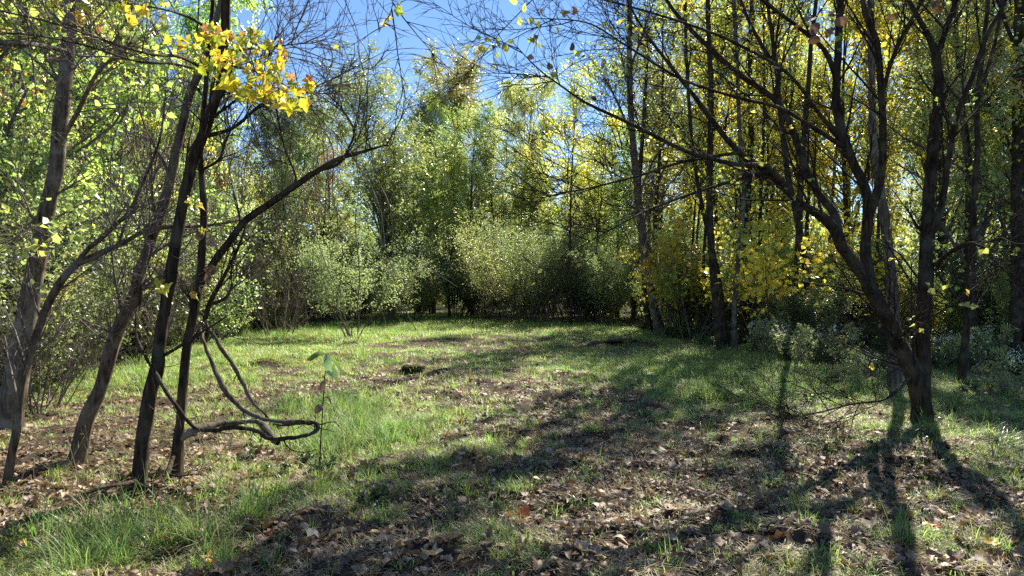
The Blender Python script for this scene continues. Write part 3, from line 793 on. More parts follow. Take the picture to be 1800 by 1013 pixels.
# the dark forked tree
D = 0
root, base = near_tree('redbud_tree', 'dark many-stemmed tree forking from one thick base, bare twigs arching over the clearing', 'tree', 1620, 742, [
    [(1622, 748, 40, 0), (1621, 715, 38, 0), (1618, 690, 40, 0), (1606, 655, 36, 0), (1592, 625, 33, 0), (1577, 598, 31, 0), (1562, 565, 30, 0), (1541, 525, 30, 0), (1525, 500, 27, 0)],
    [(1620, 690, 34, .02), (1624, 640, 28, .05), (1622, 590, 27, .08), (1624, 540, 25, .1), (1627, 448, 24, .12), (1633, 355, 22, .15), (1643, 233, 19, .2), (1650, 150, 18, .2), (1646, 100, 16, .2), (1625, 50, 11, .25), (1597, 0, 9, .3), (1570, -90, 6, .4), (1560, -170, 3, .45)],
    [(1646, 110, 14, .2), (1660, 60, 12, .15), (1680, 0, 10, .1), (1700, -90, 7, .05), (1710, -190, 3, 0)],
    [(1628, 420, 16, .1), (1642, 400, 14, .05), (1657, 350, 13, .0), (1667, 283, 12, -.1), (1683, 200, 11, -.15), (1707, 143, 10, -.2), (1733, 67, 9, -.25), (1772, -10, 7, -.3), (1800, -120, 4, -.35)],
    [(1530, 508, 26, 0), (1508, 470, 24, -.05), (1483, 438, 23, -.1), (1460, 395, 21, -.2), (1430, 372, 18, -.3), (1400, 352, 15, -.4), (1372, 325, 13, -.5), (1343, 300, 12, -.6), (1293, 262, 11, -.8), (1243, 200, 10, -1.0), (1200, 143, 8, -1.2), (1150, 80, 6, -1.4), (1112, 20, 4, -1.5), (1090, -30, 2, -1.6)],
    [(1480, 432, 20, -.1), (1476, 415, 18, -.1), (1463, 371, 17, .0), (1433, 333, 15, .1), (1412, 283, 14, .2), (1393, 233, 13, .25), (1363, 177, 12, .3), (1290, 123, 11, .4), (1200, 37, 8, .5), (1150, -30, 6, .6), (1100, -90, 3, .7)],
    [(1385, 335, 14, -.45), (1350, 295, 11, -.7), (1300, 290, 9, -.9), (1253, 280, 9, -1.1), (1200, 263, 8, -1.3), (1107, 217, 7, -1.7), (1033, 183, 5.5, -1.9), (985, 150, 4, -2.1), (943, 118, 3, -2.2), (897, 70, 1.6, -2.3)],
    [(1530, 505, 24, .1), (1521, 440, 22, .12), (1526, 371, 21, .15), (1520, 330, 19, .2), (1487, 257, 18, .3), (1470, 187, 17, .35), (1472, 100, 15, .4), (1477, 0, 13, .5), (1470, -120, 9, .6), (1465, -240, 4, .7)],
    [(1528, 380, 18, .1), (1548, 310, 15, -.1), (1552, 250, 14, -.2), (1549, 167, 13, -.3), (1542, 77, 12, -.4), (1520, 20, 10, -.5), (1508, -60, 8, -.6), (1490, -180, 4, -.7)],
    [(1362, 176, 11, .3), (1368, 130, 9, .4), (1345, 90, 8, .5), (1318, 40, 7, .6), (1295, -20, 5, .7), (1270, -100, 3, .8)],
    [(1474, 150, 11, .35), (1450, 90, 10, .1), (1400, 45, 8, -.2), (1345, 5, 7, -.5), (1290, -40, 5, -.8), (1200, -90, 3, -1.2)],
    [(1484, 255, 11, .3), (1440, 200, 8, .1), (1385, 130, 7, -.2), (1300, 80, 6, -.5), (1230, 50, 5, -.8), (1100, 10, 4, -1.2), (1010, -10, 3, -1.5), (930, -2, 1.6, -1.8)],
    [(1492, 265, 10, .3), (1430, 225, 8, .0), (1370, 190, 7, -.3), (1290, 170, 6, -.7), (1200, 140, 5, -1.1), (1100, 80, 4, -1.5), (1030, 40, 3, -1.8), (930, 32, 1.5, -2.0)],
    [(1550, 170, 8, -.3), (1570, 100, 8, -.5), (1600, 40, 7, -.7), (1640, -30, 5, -.9)],
    [(1640, 468, 8, .05), (1683, 436, 8, -.3), (1720, 430, 7, -.5), (1750, 467, 6, -.6), (1733, 491, 4, -.7), (1690, 522, 3, -.8), (1640, 560, 1.6, -.9)],
    [(1720, 430, 5, -.5), (1760, 420, 4, -.6), (1810, 415, 3, -.8)],
    [(1607, 655, 9, .0), (1560, 700, 5, -.25), (1500, 710, 4, -.5), (1440, 725, 3, -.8), (1390, 735, 2, -1.0)],
    [(1350, 300, 9, -.7), (1250, 330, 6, -1.0), (1150, 365, 5, -1.4), (1080, 400, 3, -1.8), (1010, 440, 1.5, -2.1)],
    [(1470, -60, 10, .5), (1380, -130, 9, .8), (1250, -190, 8, 1.2), (1100, -230, 6, 1.6), (950, -250, 4, 2.0), (820, -255, 2, 2.3)],
    [(1510, -50, 9, -.6), (1400, -120, 8, -.2), (1250, -120, 7, .2), (1080, -130, 5, .6), (920, -130, 3, 1.0), (800, -120, 2, 1.3)],
    [(1200, -180, 6, 1.2), (1050, -150, 5, 2.0), (900, -140, 4, 2.6), (760, -150, 2, 3.0)],
    [(1300, 268, 8, -.8), (1200, 285, 6, -1.2), (1120, 310, 5, -1.6), (1040, 330, 3.5, -2.0), (960, 345, 1.5, -2.4)],
], 'bark_dark', 'twig_dark', 301, leaves=(3, .075, 'leaf_ygreen', .045), fan=(14, 10, 4), fl=(.5, 1.6), sub=(.18, .55), up=.12, bias=(-.25, -.1, .05), rough=.14, flare=.6, slim=.84)
add_leaves(root, base, [(908, 8, 6.1, 16), (922, 7, 6.1, 14), (912, 30, 5.9, 12), (928, 33, 5.9, 13), (938, 38, 5.9, 13), (947, 35, 5.9, 12), (844, 63, 5.6, 9), (851, 69, 5.6, 12), (862, 77, 5.6, 14), (878, 72, 5.6, 11), (886, 76, 5.6, 14), (892, 70, 5.6, 13), (857, 89, 5.6, 14), (848, 80, 5.6, 10), (932, 70, 5.8, 12),
           (941, 73, 5.8, 14), (946, 72, 5.8, 13), (985, 20, 6.0, 12), (1073, 46, 6.4, 14), (1088, 46, 6.4, 15), (1115, 60, 6.4, 13), (1130, 51, 6.5, 14), (1008, 90, 6.2, 12), (1019, 90, 6.2, 11), (970, 97, 6, 11), (978, 48, 6, 12), (1105, 42, 6.4, 12)], HEART_G, 302, sz=1.0)
add_leaves(root, base, [(942, 62, 5.8, 12), (1009, 75, 6.2, 12), (1064, 105, 6.4, 13), (973, 117, 6, 13), (1019, 106, 6.2, 10), (923, 198, 5.9, 12), (949, 242, 5.9, 14), (1035, 170, 6.2, 12), (1000, 25, 6.1, 16), (1007, 24, 6.1, 16), (952, 15, 5.8, 9), (930, 98, 5.8, 14), (1320, 300, 7.2, 16), (922, 155, 5.9, 8),
           (1412, 45, 7.4, 20), (1425, 55, 7.4, 18), (1440, 40, 7.4, 20), (1448, 50, 7.4, 15), (1470, 50, 7.6, 20), (1490, 30, 7.6, 18), (1455, 30, 7.5, 15), (1442, 70, 7.4, 18), (1420, 30, 7.4, 22), (1635, 5, 7.9, 15), (1640, 15, 7.9, 18), (1578, 22, 7.6, 14), (1668, 210, 7.7, 14)], HEART_B, 303, name='dead_leaf')

# pale straight trunk right behind it
near_tree('pale_tree', 'slim pale grey trunk standing straight behind the dark forked tree', 'tree', 1572, 690, [
    [(1574, 694, 26, 0), (1571, 640, 22, 0), (1573, 570, 20, 0), (1565, 470, 19, 0), (1553, 370, 17, 0), (1536, 260, 14, 0), (1533, 150, 13, 0), (1531, 50, 12, 0), (1530, -80, 10, .1), (1530, -260, 7, .2), (1530, -420, 3, .3)],
], 'bark_grey', 'twig_grey', 311, fan=(14, 5, 2), fl=(.5, 1.4), sub=(.2, .5), trange=(.5, 1), leaves=(4, .09, 'leaf_yellow', .7))
near_tree('dark_sapling', 'slender dark sapling between the forked tree and the big edge trunk', 'tree', 1690, 678, [
    [(1690, 682, 15, 0), (1692, 640, 14, 0), (1700, 560, 13, 0), (1708, 440, 12, 0), (1713, 338, 11, 0), (1718, 260, 10, 0), (1717, 183, 9, 0), (1727, 100, 8, 0), (1737, 0, 7, 0), (1745, -120, 5, 0), (1750, -240, 3, 0)],
    [(1716, 190, 7, 0), (1745, 90, 6, 0), (1765, 0, 5, 0), (1790, -100, 3, 0)],
    [(1709, 430, 5, 0), (1740, 380, 4, 0), (1790, 345, 3, -.1)],
    [(1702, 545, 6, 0), (1670, 510, 5, -.1), (1640, 470, 4, -.2), (1620, 440, 3, -.2)],
], 'bark_dark', 'twig_dark', 312, fan=(9, 5, 2), fl=(.4, 1.0), sub=(.15, .4), leaves=(4, .08, 'leaf_ygreen', .35))
near_tree('edge_tree', 'thick dark trunk standing at the shaded edge of the open wood', 'tree', 1790, 640, [
    [(1790, 645, 36, 0), (1788, 600, 29, 0), (1790, 500, 26, 0), (1791, 350, 24, 0), (1792, 200, 23, 0), (1793, 50, 21, 0), (1795, -150, 17, 0), (1796, -400, 10, 0), (1798, -560, 4, 0)],
    [(1790, 300, 7, 0), (1765, 230, 5, -.3), (1735, 180, 3, -.6)],
    [(1792, 100, 8, 0), (1760, 20, 6, -.3), (1730, -80, 3, -.6)],
    [(1792, 60, 8, 0), (1840, -40, 6, -.3), (1880, -120, 3, -.6)],
], 'bark_dark', 'twig_dark', 313, fan=(16, 7, 3), fl=(1.0, 2.6), sub=(.3, .8), leaves=(6, .11, 'leaf_green', .9), trange=(.35, 1))
near_tree('leaning_tree', 'tall straight trunk leaning over the far edge of the grass', 'tree', 1158, 588, [
    [(1161, 590, 19, 0), (1150, 540, 17, 0), (1137, 470, 16, 0), (1128, 400, 15, 0), (1120, 330, 14, 0), (1112, 240, 12, 0), (1107, 150, 11, 0), (1107, 0, 9, 0), (1110, -180, 7, 0), (1112, -330, 3, 0)],
    [(1122, 345, 6, 0), (1150, 280, 4, .3), (1190, 220, 2.5, .6)],
    [(1112, 240, 5, 0), (1085, 180, 4, .3), (1060, 130, 2, .6)],
    [(1108, 120, 5, 0), (1130, 60, 4, .3), (1150, 0, 2, .6)],
], 'bark_grey', 'twig_grey', 314, fan=(18, 7, 3), fl=(1.0, 2.4), sub=(.3, .8), trange=(.4, 1), leaves=(5, .11, 'leaf_ygreen', .7))
near_tree('leaning_tree', 'thinner companion trunk close beside the tall leaning one', 'tree', 1140, 584, [
    [(1143, 586, 12, 0), (1134, 520, 11, 0), (1130, 440, 10, 0), (1122, 360, 9, .2), (1128, 260, 8, .3), (1135, 150, 6, .4), (1140, 40, 4, .5)],
], 'bark_dark', 'twig_grey', 315, fan=(18, 6, 3), fl=(.7, 1.8), sub=(.3, .7), trange=(.35, 1), leaves=(6, .10, 'leaf_olive', .8))
# clump of thin trunks
CLUMP = [(1268, 620, [(1268, 622, 18, 0), (1260, 560, 15, 0), (1253, 470, 13, 0), (1248, 380, 12, 0), (1247, 300, 11, 0), (1250, 170, 10, 0), (1246, 60, 9, 0), (1242, -60, 8, 0), (1240, -260, 6, 0), (1236, -430, 3, 0)], 'twisting dark trunk with shaggy bark, thickest of the trunk clump'),
         (1280, 617, [(1280, 619, 11, 0), (1272, 560, 10, 0), (1262, 480, 9, .1), (1240, 390, 8, .1), (1222, 290, 7, .2), (1210, 170, 6, .3), (1205, 40, 6, .3), (1200, -140, 5, .3), (1190, -330, 2, .3)], 'dark trunk leaning out from the middle of the trunk clump'),
         (1292, 619, [(1292, 621, 12, 0), (1290, 560, 10, 0), (1296, 480, 10, 0), (1303, 400, 10, 0), (1308, 320, 9, 0), (1300, 220, 8, 0), (1296, 110, 7, 0), (1290, 0, 7, 0), (1285, -190, 5, 0), (1280, -390, 2, 0)], 'paler smooth stem curving up at the open-wood side of the trunk clump'),
         (1308, 600, [(1310, 602, 16, 0), (1306, 560, 14, 0), (1305, 500, 13, 0), (1309, 400, 12, 0), (1320, 260, 11, 0), (1318, 120, 9, 0), (1322, -20, 8, 0), (1325, -220, 6, 0), (1328, -400, 3, 0)], 'dark trunk standing a few steps behind the trunk clump')]
for i, (bx, by_, st, lab) in enumerate(CLUMP):
    near_tree('clump_tree', lab, 'tree', bx, by_, [st], 'bark_grey' if i == 2 else 'bark_dark', 'twig_dark', 320 + i, fan=(30, 9, 3), fl=(.9, 2.6) if i in (0, 3) else (.7, 2.0), sub=(.25, .6), trange=(.3, 1), leaves=(5, .10, 'leaf_yellow' if i % 2 else 'leaf_ygreen', .5), step=.06, sides=12, up=.3)

# --- the group of leaning stems across the clearing from the forked tree
near_tree('walnut_tree', 'stout grey-brown trunk, thickest of the leaning group, rising from the shaded thicket edge', 'tree', 14, 758, [
    [(10, 764, 56, 0), (18, 715, 46, 0), (29, 670, 42, 0), (42, 590, 38, 0), (56, 505, 33, 0), (72, 430, 30, 0), (88, 345, 27, 0), (99, 300, 26, 0), (106, 220, 27, 0), (114, 150, 25, 0), (120, 70, 22, 0), (124, 0, 21, 0), (128, -120, 16, 0), (130, -260, 9, 0), (132, -380, 4, 0)],
    [(104, 255, 9, -.1), (135, 200, 8, -.3), (170, 130, 7, -.6), (215, 90, 6, -.8), (230, 75, 4, -.9)],
    [(118, 90, 9, -.1), (70, 80, 9, -.5), (20, 75, 10, -.9), (-60, 85, 9, -1.2)],
    [(100, 250, 8, -.1), (140, 190, 6, .3), (180, 110, 5, .5), (230, 20, 4, .7), (260, -60, 2, .9)],
    [(84, 362, 8, 0), (48, 400, 6, -.2), (10, 430, 5, -.5), (-40, 450, 4, -.7)],
    [(122, 20, 10, 0), (180, -50, 8, .2), (240, -120, 5, .5)],
], 'bark_grey', 'twig_grey', 331, fan=(15, 9, 3), fl=(.5, 1.6), sub=(.2, .6), leaves=(4, .10, 'leaf_ygreen', .22), rough=.06, flare=.12)
near_tree('leaning_sapling', 'thin dark stem in front of the stout trunk, forking into two reaching branches', 'tree', 13, 852, [
    [(11, 858, 13, 0), (20, 800, 14, 0), (30, 755, 15, 0), (37, 690, 15, 0), (48, 640, 14, 0), (76, 555, 13, 0), (95, 515, 13, 0), (110, 492, 13, 0), (132, 466, 12, .05)],
    [(130, 468, 11, .05), (165, 449, 10, .1), (215, 428, 9, .2), (258, 405, 8, .3), (305, 398, 8, .4), (350, 398, 7, .6), (395, 392, 5, .8), (430, 385, 3, 1.0)],
    [(132, 466, 10, .05), (156, 437, 9, 0), (180, 418, 9, 0), (205, 393, 8, 0), (228, 374, 8, 0), (245, 335, 6, 0), (265, 290, 5, 0), (282, 240, 4, 0), (290, 180, 2, .1)],
    [(140, 462, 7, 0), (165, 455, 6, -.1), (200, 435, 5, -.2), (212, 420, 4, -.3), (218, 395, 3, -.3)],
], 'bark_brown', 'twig_grey', 332, fan=(10, 6, 2), fl=(.3, .9), sub=(.12, .4))
root2, base2 = near_tree('leaning_tree', 'brown furrowed trunk leaning towards the clearing and carrying the yellow maple leaves', 'tree', 134, 816, [
    [(132, 822, 30, 0), (142, 780, 27, 0), (156, 730, 25, 0), (180, 676, 24, 0), (200, 600, 24, 0), (231, 531, 22, 0), (246, 478, 19, 0), (267, 421, 18, 0), (293, 342, 17, 0), (317, 233, 16, 0), (333, 173, 16, 0), (353, 120, 14, -.05), (372, 60, 12, -.1), (390, 0, 10, -.1), (410, -120, 6, 0), (420, -230, 3, 0)],
    [(350, 128, 8, -.05), (390, 118, 7, -.4), (430, 120, 6, -.8), (475, 135, 4, -1.1), (510, 155, 2.5, -1.2), (530, 165, 1.5, -1.2)],
    [(360, 100, 7, -.05), (400, 90, 6, -.4), (450, 85, 5, -.7), (500, 80, 3, -.9), (540, 75, 1.6, -1.0)],
    [(352, 118, 7, -.05), (315, 100, 6, -.5), (260, 95, 5, -.9), (180, 70, 4, -1.2), (90, 40, 4, -1.5), (-20, 15, 3, -1.7)],
    [(375, 55, 7, -.1), (330, 30, 5, -.5), (280, 15, 4, -.8), (210, 5, 3, -1.0), (150, -12, 2, -1.2)],
    [(350, 122, 6, 0), (300, 112, 5, -.4), (240, 108, 4, -.8), (150, 80, 4, -1.1), (60, 62, 4, -1.4), (-20, 58, 3, -1.5)],
    [(262, 432, 9, 0), (256, 415, 7, -.05), (258, 395, 5, -.06)],
    [(208, 590, 8, -.05), (222, 560, 6, -.1), (228, 533, 4, -.1)],
], 'bark_brown', 'twig_grey', 333, fan=(10, 7, 3), fl=(.4, 1.2), sub=(.15, .45), bias=(.2, 0, .1), rough=.14)
rl = rng_(334)
sp = []
for k in range(150):
    while True:
        x = rl.uniform(130, 545); y = rl.uniform(-10, 185)
        c = 30 + (x - 130) * .27 + (8 * math.sin(x * .05))
        if abs(y - c) < 16 + 52 * math.exp(-((x - 425) / 95) ** 2) and rl.uniform() < .25 + .75 * math.exp(-((x - 430) / 110) ** 2):
            break
    sp.append((x, y, 5.1 + rl.normal(0, .22) - .0015 * (x - 260), 10 + 15 * rl.beta(1.3, 2)))
add_leaves(root2, base2, [s for s in sp if rl.uniform() < .64 or s[1] > 120], MAPLE_Y, 335, sz=1.0, hang=.7)
add_leaves(root2, base2, [(s[0] + 8, s[1] - 12, s[2], s[3] * .85) for s in sp if rl.uniform() < .3], MAPLE_O, 336, name='orange_leaf', hang=.9)
add_leaves(root2, base2, [(140, 5, 4.9, 22), (155, 3, 4.9, 20), (200, 8, 4.9, 22), (215, 6, 4.9, 22), (235, 18, 4.9, 24), (250, 22, 4.9, 22), (262, 12, 4.9, 20), (150, 25, 4.9, 18), (405, 160, 4.6, 30), (420, 155, 4.6, 34), (500, 165, 4.4, 30), (515, 170, 4.4, 28), (390, 145, 4.6, 32), (460, 150, 4.5, 28)], MAPLE_Y, 337)
rootT, baseT = near_tree('leaning_tree', 'straight dark trunk with deep bark furrows, middle of the leaning group', 'tree', 242, 866, [
    [(241, 872, 28, 0), (246, 830, 26, 0), (253, 760, 24, 0), (265, 690, 24, 0), (277, 638, 23, 0), (290, 538, 22, 0), (302, 483, 23, 0), (304, 470, 21, 0), (317, 388, 19, 0), (330, 317, 19, 0), (350, 250, 19, 0), (373, 193, 17, 0), (388, 140, 16, 0), (396, 60, 16, 0), (398, 0, 15, 0), (405, -140, 11, 0), (410, -300, 5, 0)],
    [(374, 190, 9, 0), (420, 165, 6, .3), (440, 180, 4, .4)],
    [(360, 240, 9, 0), (410, 225, 7, .3), (450, 192, 6, .5), (480, 170, 4, .6)],
    [(398, 10, 8, 0), (360, -60, 6, -.3), (320, -130, 3, -.5)],
    [(402, -70, 8, 0), (470, -110, 6, -.2), (560, -105, 5, -.4), (640, -80, 3.5, -.6), (685, -35, 2.4, -.7), (690, 5, 1.8, -.75), (680, 40, 1.0, -.8)],
    [(560, -105, 3, -.4), (590, -40, 2.2, -.5), (612, 15, 1.8, -.5), (626, 50, 1.4, -.5), (632, 78, .9, -.5)],
    [(500, -110, 3, -.3), (530, -50, 2, -.4), (545, 10, 1.6, -.4), (540, 45, .9, -.4)],
    [(250, 840, 8, .05), (225, 850, 8, -.2), (185, 856, 7, -.4), (155, 866, 4, -.5)],
], 'bark_dark', 'twig_dark', 338, nofan=3, fan=(8, 6, 2), fl=(.3, 1.1), sub=(.15, .45), rough=.16)
add_leaves(rootT, baseT, [(690, 14, 4.6, 18), (683, 28, 4.6, 9), (678, 40, 4.6, 10), (698, 5, 4.6, 12), (674, 46, 4.6, 7), (540, 40, 5.0, 11), (594, 78, 4.9, 10)], MAPLE_Y, 343)
root4, base4 = near_tree('crooked_tree', 'dark crooked trunk with a long limb reaching over the clearing and a propped root', 'tree', 310, 840, [
    [(308, 846, 24, 0), (313, 790, 19, 0), (318, 730, 17, 0), (322, 676, 18, 0), (328, 610, 17, 0), (338, 560, 17, 0), (348, 515, 16, 0), (354, 470, 15, 0), (357, 400, 13, 0), (356, 340, 12, 0), (352, 280, 11, 0), (356, 220, 10, .05), (362, 150, 9, .1), (370, 60, 8, .15), (376, -40, 6, .2), (380, -160, 3, .2)],
    [(350, 505, 13, 0), (370, 471, 13, -.05), (400, 430, 13, -.1), (433, 388, 13, -.15), (477, 356, 13, -.2), (518, 326, 13, -.25), (555, 303, 11, -.3), (600, 278, 9, -.35), (640, 266, 6, -.4), (680, 255, 2, -.45)],
    [(560, 300, 8, -.3), (595, 288, 7, -.3), (612, 262, 5, -.35), (622, 230, 4, -.4), (600, 190, 3, -.45), (575, 165, 1.5, -.5)],
    [(360, 560, 10, -.05), (370, 530, 9, -.1), (392, 490, 7, -.15), (412, 450, 6, -.2), (425, 420, 4, -.3), (433, 390, 3, -.3)],
    [(366, 535, 8, -.1), (385, 530, 7, -.15), (400, 520, 6, -.2), (408, 500, 4, -.2)],
    [(305, 800, 9, -.05), (296, 828, 10, -.25), (286, 858, 10, -.45), (272, 872, 6, -.55)],
    [(352, 300, 7, 0), (385, 280, 5, .1), (400, 240, 4, .2), (430, 190, 2, .3)],
    [(480, 352, 6, -.2), (520, 320, 4, -.35), (500, 260, 3, -.5), (488, 200, 2, -.6)],
], 'bark_dark', 'twig_dark', 339, fan=(6, 5, 2), fl=(.2, .65), sub=(.12, .4), rough=.14, up=.2)
add_leaves(root4, base4, [(358, 405, 5.5, 17), (366, 415, 5.4, 18), (362, 472, 5.3, 19), (372, 465, 5.3, 16), (350, 508, 5.3, 14), (342, 512, 5.3, 12), (368, 400, 5.4, 14), (365, 480, 5.3, 14)], HEART_B, 340, name='dead_leaf', hang=1.1)
add_leaves(root4, base4, [(285, 500, 5.3, 18), (292, 503, 5.3, 16), (270, 492, 5.3, 17), (345, 515, 5.2, 12), (333, 345, 5.3, 13), (355, 355, 5.4, 13), (360, 400, 5.4, 12)], MAPLE_Y, 341, hang=1.1)

# looping vines between them
def vine(label, pts, depth, w, seed, sides=9, mat='bark_brown', name='vine', group=None, cat='vine', step=.025):
    rng = rng_(seed)
    P = np.array([at(p[0], p[1], depth + p[2]) for p in pts]); W = np.array([p[3] / 2 / F * depth * w for p in pts])
    PP = resample(np.column_stack([P, W]), step)
    P, W = PP[:, :3], np.maximum(PP[:, 3], .002)
    wob = np.stack([np.convolve(rng.normal(0, 1, len(P) + 10), np.ones(11) / 11, 'valid') for _ in range(3)], -1)
    P = P + wob * .022
    g = Geo(); W = W * (1 + .18 * np.convolve(rng.normal(0, 1, len(P) + 6), np.ones(7) / 2.6, 'valid'))
    bark_tube(g, P, W, sides, rng, .24)
    nb = max(2, len(P) // 8)
    ii = rng.integers(1, len(P) - 1, nb)
    Pb, Rb = grow(P[ii], rng.normal(0, 1, (nb, 3)) + np.array([0, 0, -.3]), rng.uniform(.05, .32, nb), W[ii] * .35, 7, .22, -.03, rng, .3)
    tubes(g, Pb, Rb, 4)
    base = P[0].copy()
    o = link(name, g.mesh(name, M[mat], True, base), None, base)
    tag(o, label, cat, group)
    return o
vine('thick woody vine dropping past the furrowed trunk and looping low above the grass', [(240, 540, .6, 8), (238, 575, .4, 8), (246, 605, .2, 9), (258, 632, 0, 9), (285, 672, -.05, 10), (315, 715, -.1, 10), (345, 753, -.1, 11), (375, 756, -.1, 12), (410, 750, -.05, 12), (445, 757, 0, 12), (470, 773, 0, 13), (490, 774, 0, 14), (520, 768, 0, 12), (548, 760, .05, 11), (558, 750, .1, 10), (540, 742, .2, 9), (510, 747, .3, 7), (480, 742, .35, 6)], 5.3, .62, 401, mat='bark_dark')
vine('slender vine sweeping down from the crooked trunk to the low loop', [(352, 575, .05, 7), (362, 610, -.05, 7), (380, 660, -.1, 7), (405, 700, -.1, 7), (440, 728, -.05, 7), (480, 738, 0, 7), (520, 741, .05, 8), (545, 745, .1, 8)], 5.35, 1.0, 402)
vine('slender vine falling straighter beside the sweeping one to the low loop', [(355, 560, .1, 5), (375, 590, .05, 6), (405, 640, 0, 7), (430, 680, 0, 7), (448, 712, 0, 6), (472, 737, .05, 5)], 5.4, 1.0, 403)
vine('short grey log-like vine section lying over the low loop', [(320, 768, -.05, 10), (345, 757, -.1, 11), (390, 748, .1, 11), (440, 742, .2, 11), (462, 748, .15, 13), (475, 765, .05, 15), (488, 778, 0, 12)], 5.35, 1.0, 404, mat='bark_grey')
vine('thin vine clinging in loops along the brown furrowed trunk', [(245, 480, -.2, 6), (244, 510, -.22, 7), (240, 545, -.2, 7), (246, 500, -.25, 7), (262, 440, -.22, 8), (258, 425, -.2, 6)], 6.2, .8, 405)
rv = rng_(410)
for i in range(64):
    x0 = rv.uniform(-20, 640); d = rv.uniform(6.5, 15); y0 = rv.uniform(-40, 120)
    dx = rv.normal(30, 110); y1 = rv.uniform(330, 600)
    pts = []
    for t in np.linspace(0, 1, 7):
        pts.append((x0 + dx * t + rv.normal(0, 14), y0 + (y1 - y0) * t + rv.normal(0, 12), rv.normal(0, .12), rv.uniform(.6, 1.0) * (12 / d + .8)))
    vine('thin grey vine trailing through the tangle of the thicket', pts, d, .75, 411 + i, sides=5, mat='twig_grey', name='hanging_vine', group='thin vines trailing through the thicket', step=.1)
    PENDING.append((bpy.data.objects['hanging_vine' if i == 0 else 'hanging_vine.%03d' % i], 'thin grey trailing vine', gpx(x0, d), d))

# ------------------------------------------------------------------ ground cover (uncountable): scattered with geometry nodes
def tuft(name, seed, n, h, rad, w, mat, lay=0.0, bend=.5, dry=0):
    rng = rng_(seed)
    a = rng.uniform(0, 2 * np.pi, n); r = rad * np.sqrt(rng.uniform(0, 1, n))
    p = np.stack([np.cos(a) * r, np.sin(a) * r, np.full(n, -.01)], -1)
    az = a + rng.normal(0, .9, n)
    out = np.stack([np.cos(az), np.sin(az), np.zeros(n)], -1)
    up = np.array([0, 0, 1.0])
    L = h * rng.uniform(.45, 1.2, n)
    th = np.abs(rng.normal(lay, .28, n)); bd = bend * rng.uniform(.3, 1.6, n)
    side = np.stack([-np.sin(az), np.cos(az), np.zeros(n)], -1)
    pts = [p]; c = p
    for k in range(3):
        ang = np.minimum(th + bd * (k + .5) / 1.5, 2.0)[:, None]
        c = c + (np.sin(ang) * out + np.cos(ang) * up) * (L / 3)[:, None]
        c[:, 2] = np.maximum(c[:, 2], .004)
        pts.append(c.copy())
    ws = [1, .85, .55]
    V = []
    for k in range(3):
        V += [pts[k] - side * w * ws[k] / 2, pts[k] + side * w * ws[k] / 2]
    V.append(pts[3])
    V = np.stack(V, 1).reshape(-1, 3)
    i = np.arange(n)[:, None] * 7
    q = np.concatenate([i + np.array([0, 1, 3, 2]), i + np.array([2, 3, 5, 4])]); t3 = i + np.array([4, 5, 6])
    t = np.clip(rng.beta(2, 2.2, n) + rng.normal(0, .05, n), 0, 1)
    mats = M[mat]
    return mesh_np(name, V, [q, t3], {'tint': ('FLOAT', np.repeat(t, 7))}, True, mats)

def hidden_collection(name, meshes):
    c = bpy.data.collections.new(name)
    for i, me in enumerate(meshes):
        c.objects.link(bpy.data.objects.new('%s_%02d' % (name, i), me))
    return c

def scatter_nodes(name, coll):
    ng = bpy.data.node_groups.new(name, 'GeometryNodeTree')
    ng.interface.new_socket('Geometry', in_out='INPUT', socket_type='NodeSocketGeometry')
    ng.interface.new_socket('Geometry', in_out='OUTPUT', socket_type='NodeSocketGeometry')
    N, L = ng.nodes, ng.links
    gi = N.new('NodeGroupInput'); go = N.new('NodeGroupOutput')
    ip = N.new('GeometryNodeInstanceOnPoints')
    ci = N.new('GeometryNodeCollectionInfo')
    ci.inputs['Collection'].default_value = coll
    ci.inputs['Separate Children'].default_value = True
    ci.inputs['Reset Children'].default_value = True
    def attr(nm, ty):
        a = N.new('GeometryNodeInputNamedAttribute'); a.data_type = ty
        a.inputs['Name'].default_value = nm
        return a.outputs['Attribute']
    L.new(gi.outputs[0], ip.inputs['Points'])
    L.new(ci.outputs[0], ip.inputs['Instance'])
    ip.inputs['Pick Instance'].default_value = True
    L.new(attr('pick', 'INT'), ip.inputs['Instance Index'])
    L.new(attr('turn', 'FLOAT_VECTOR'), ip.inputs['Rotation'])
    L.new(attr('grow', 'FLOAT_VECTOR'), ip.inputs['Scale'])
    L.new(ip.outputs[0], go.inputs[0])
    return ng

def cover_object(name, coll, pts, pick, rot, scl):
    z = gz(pts[:, 0], pts[:, 1])
    z = z + micro(pts[:, 0], pts[:, 1])
    v = np.column_stack([pts, z + rot[1]])
    me = mesh_np(name, v, [], {'pick': ('INT', pick), 'turn': ('FLOAT_VECTOR', rot[0]), 'grow': ('FLOAT_VECTOR', scl)})
    o = link(name, me, kind='stuff')
    md = o.modifiers.new('scatter', 'NODES'); md.node_group = scatter_nodes(name, coll)
    return o

def wedge(rng, y0, y1, dens):
    n = int(dens * ((.85 * y1 * y1 + 5 * y1) - (.85 * y0 * y0 + 5 * y0)))
    y = np.sqrt(rng.uniform(0, 1, n) * (y1 ** 2 - y0 ** 2) + y0 ** 2)
    x = rng.uniform(-1, 1, n) * (.85 * y + 2.5)
    return np.stack([x, y], -1)

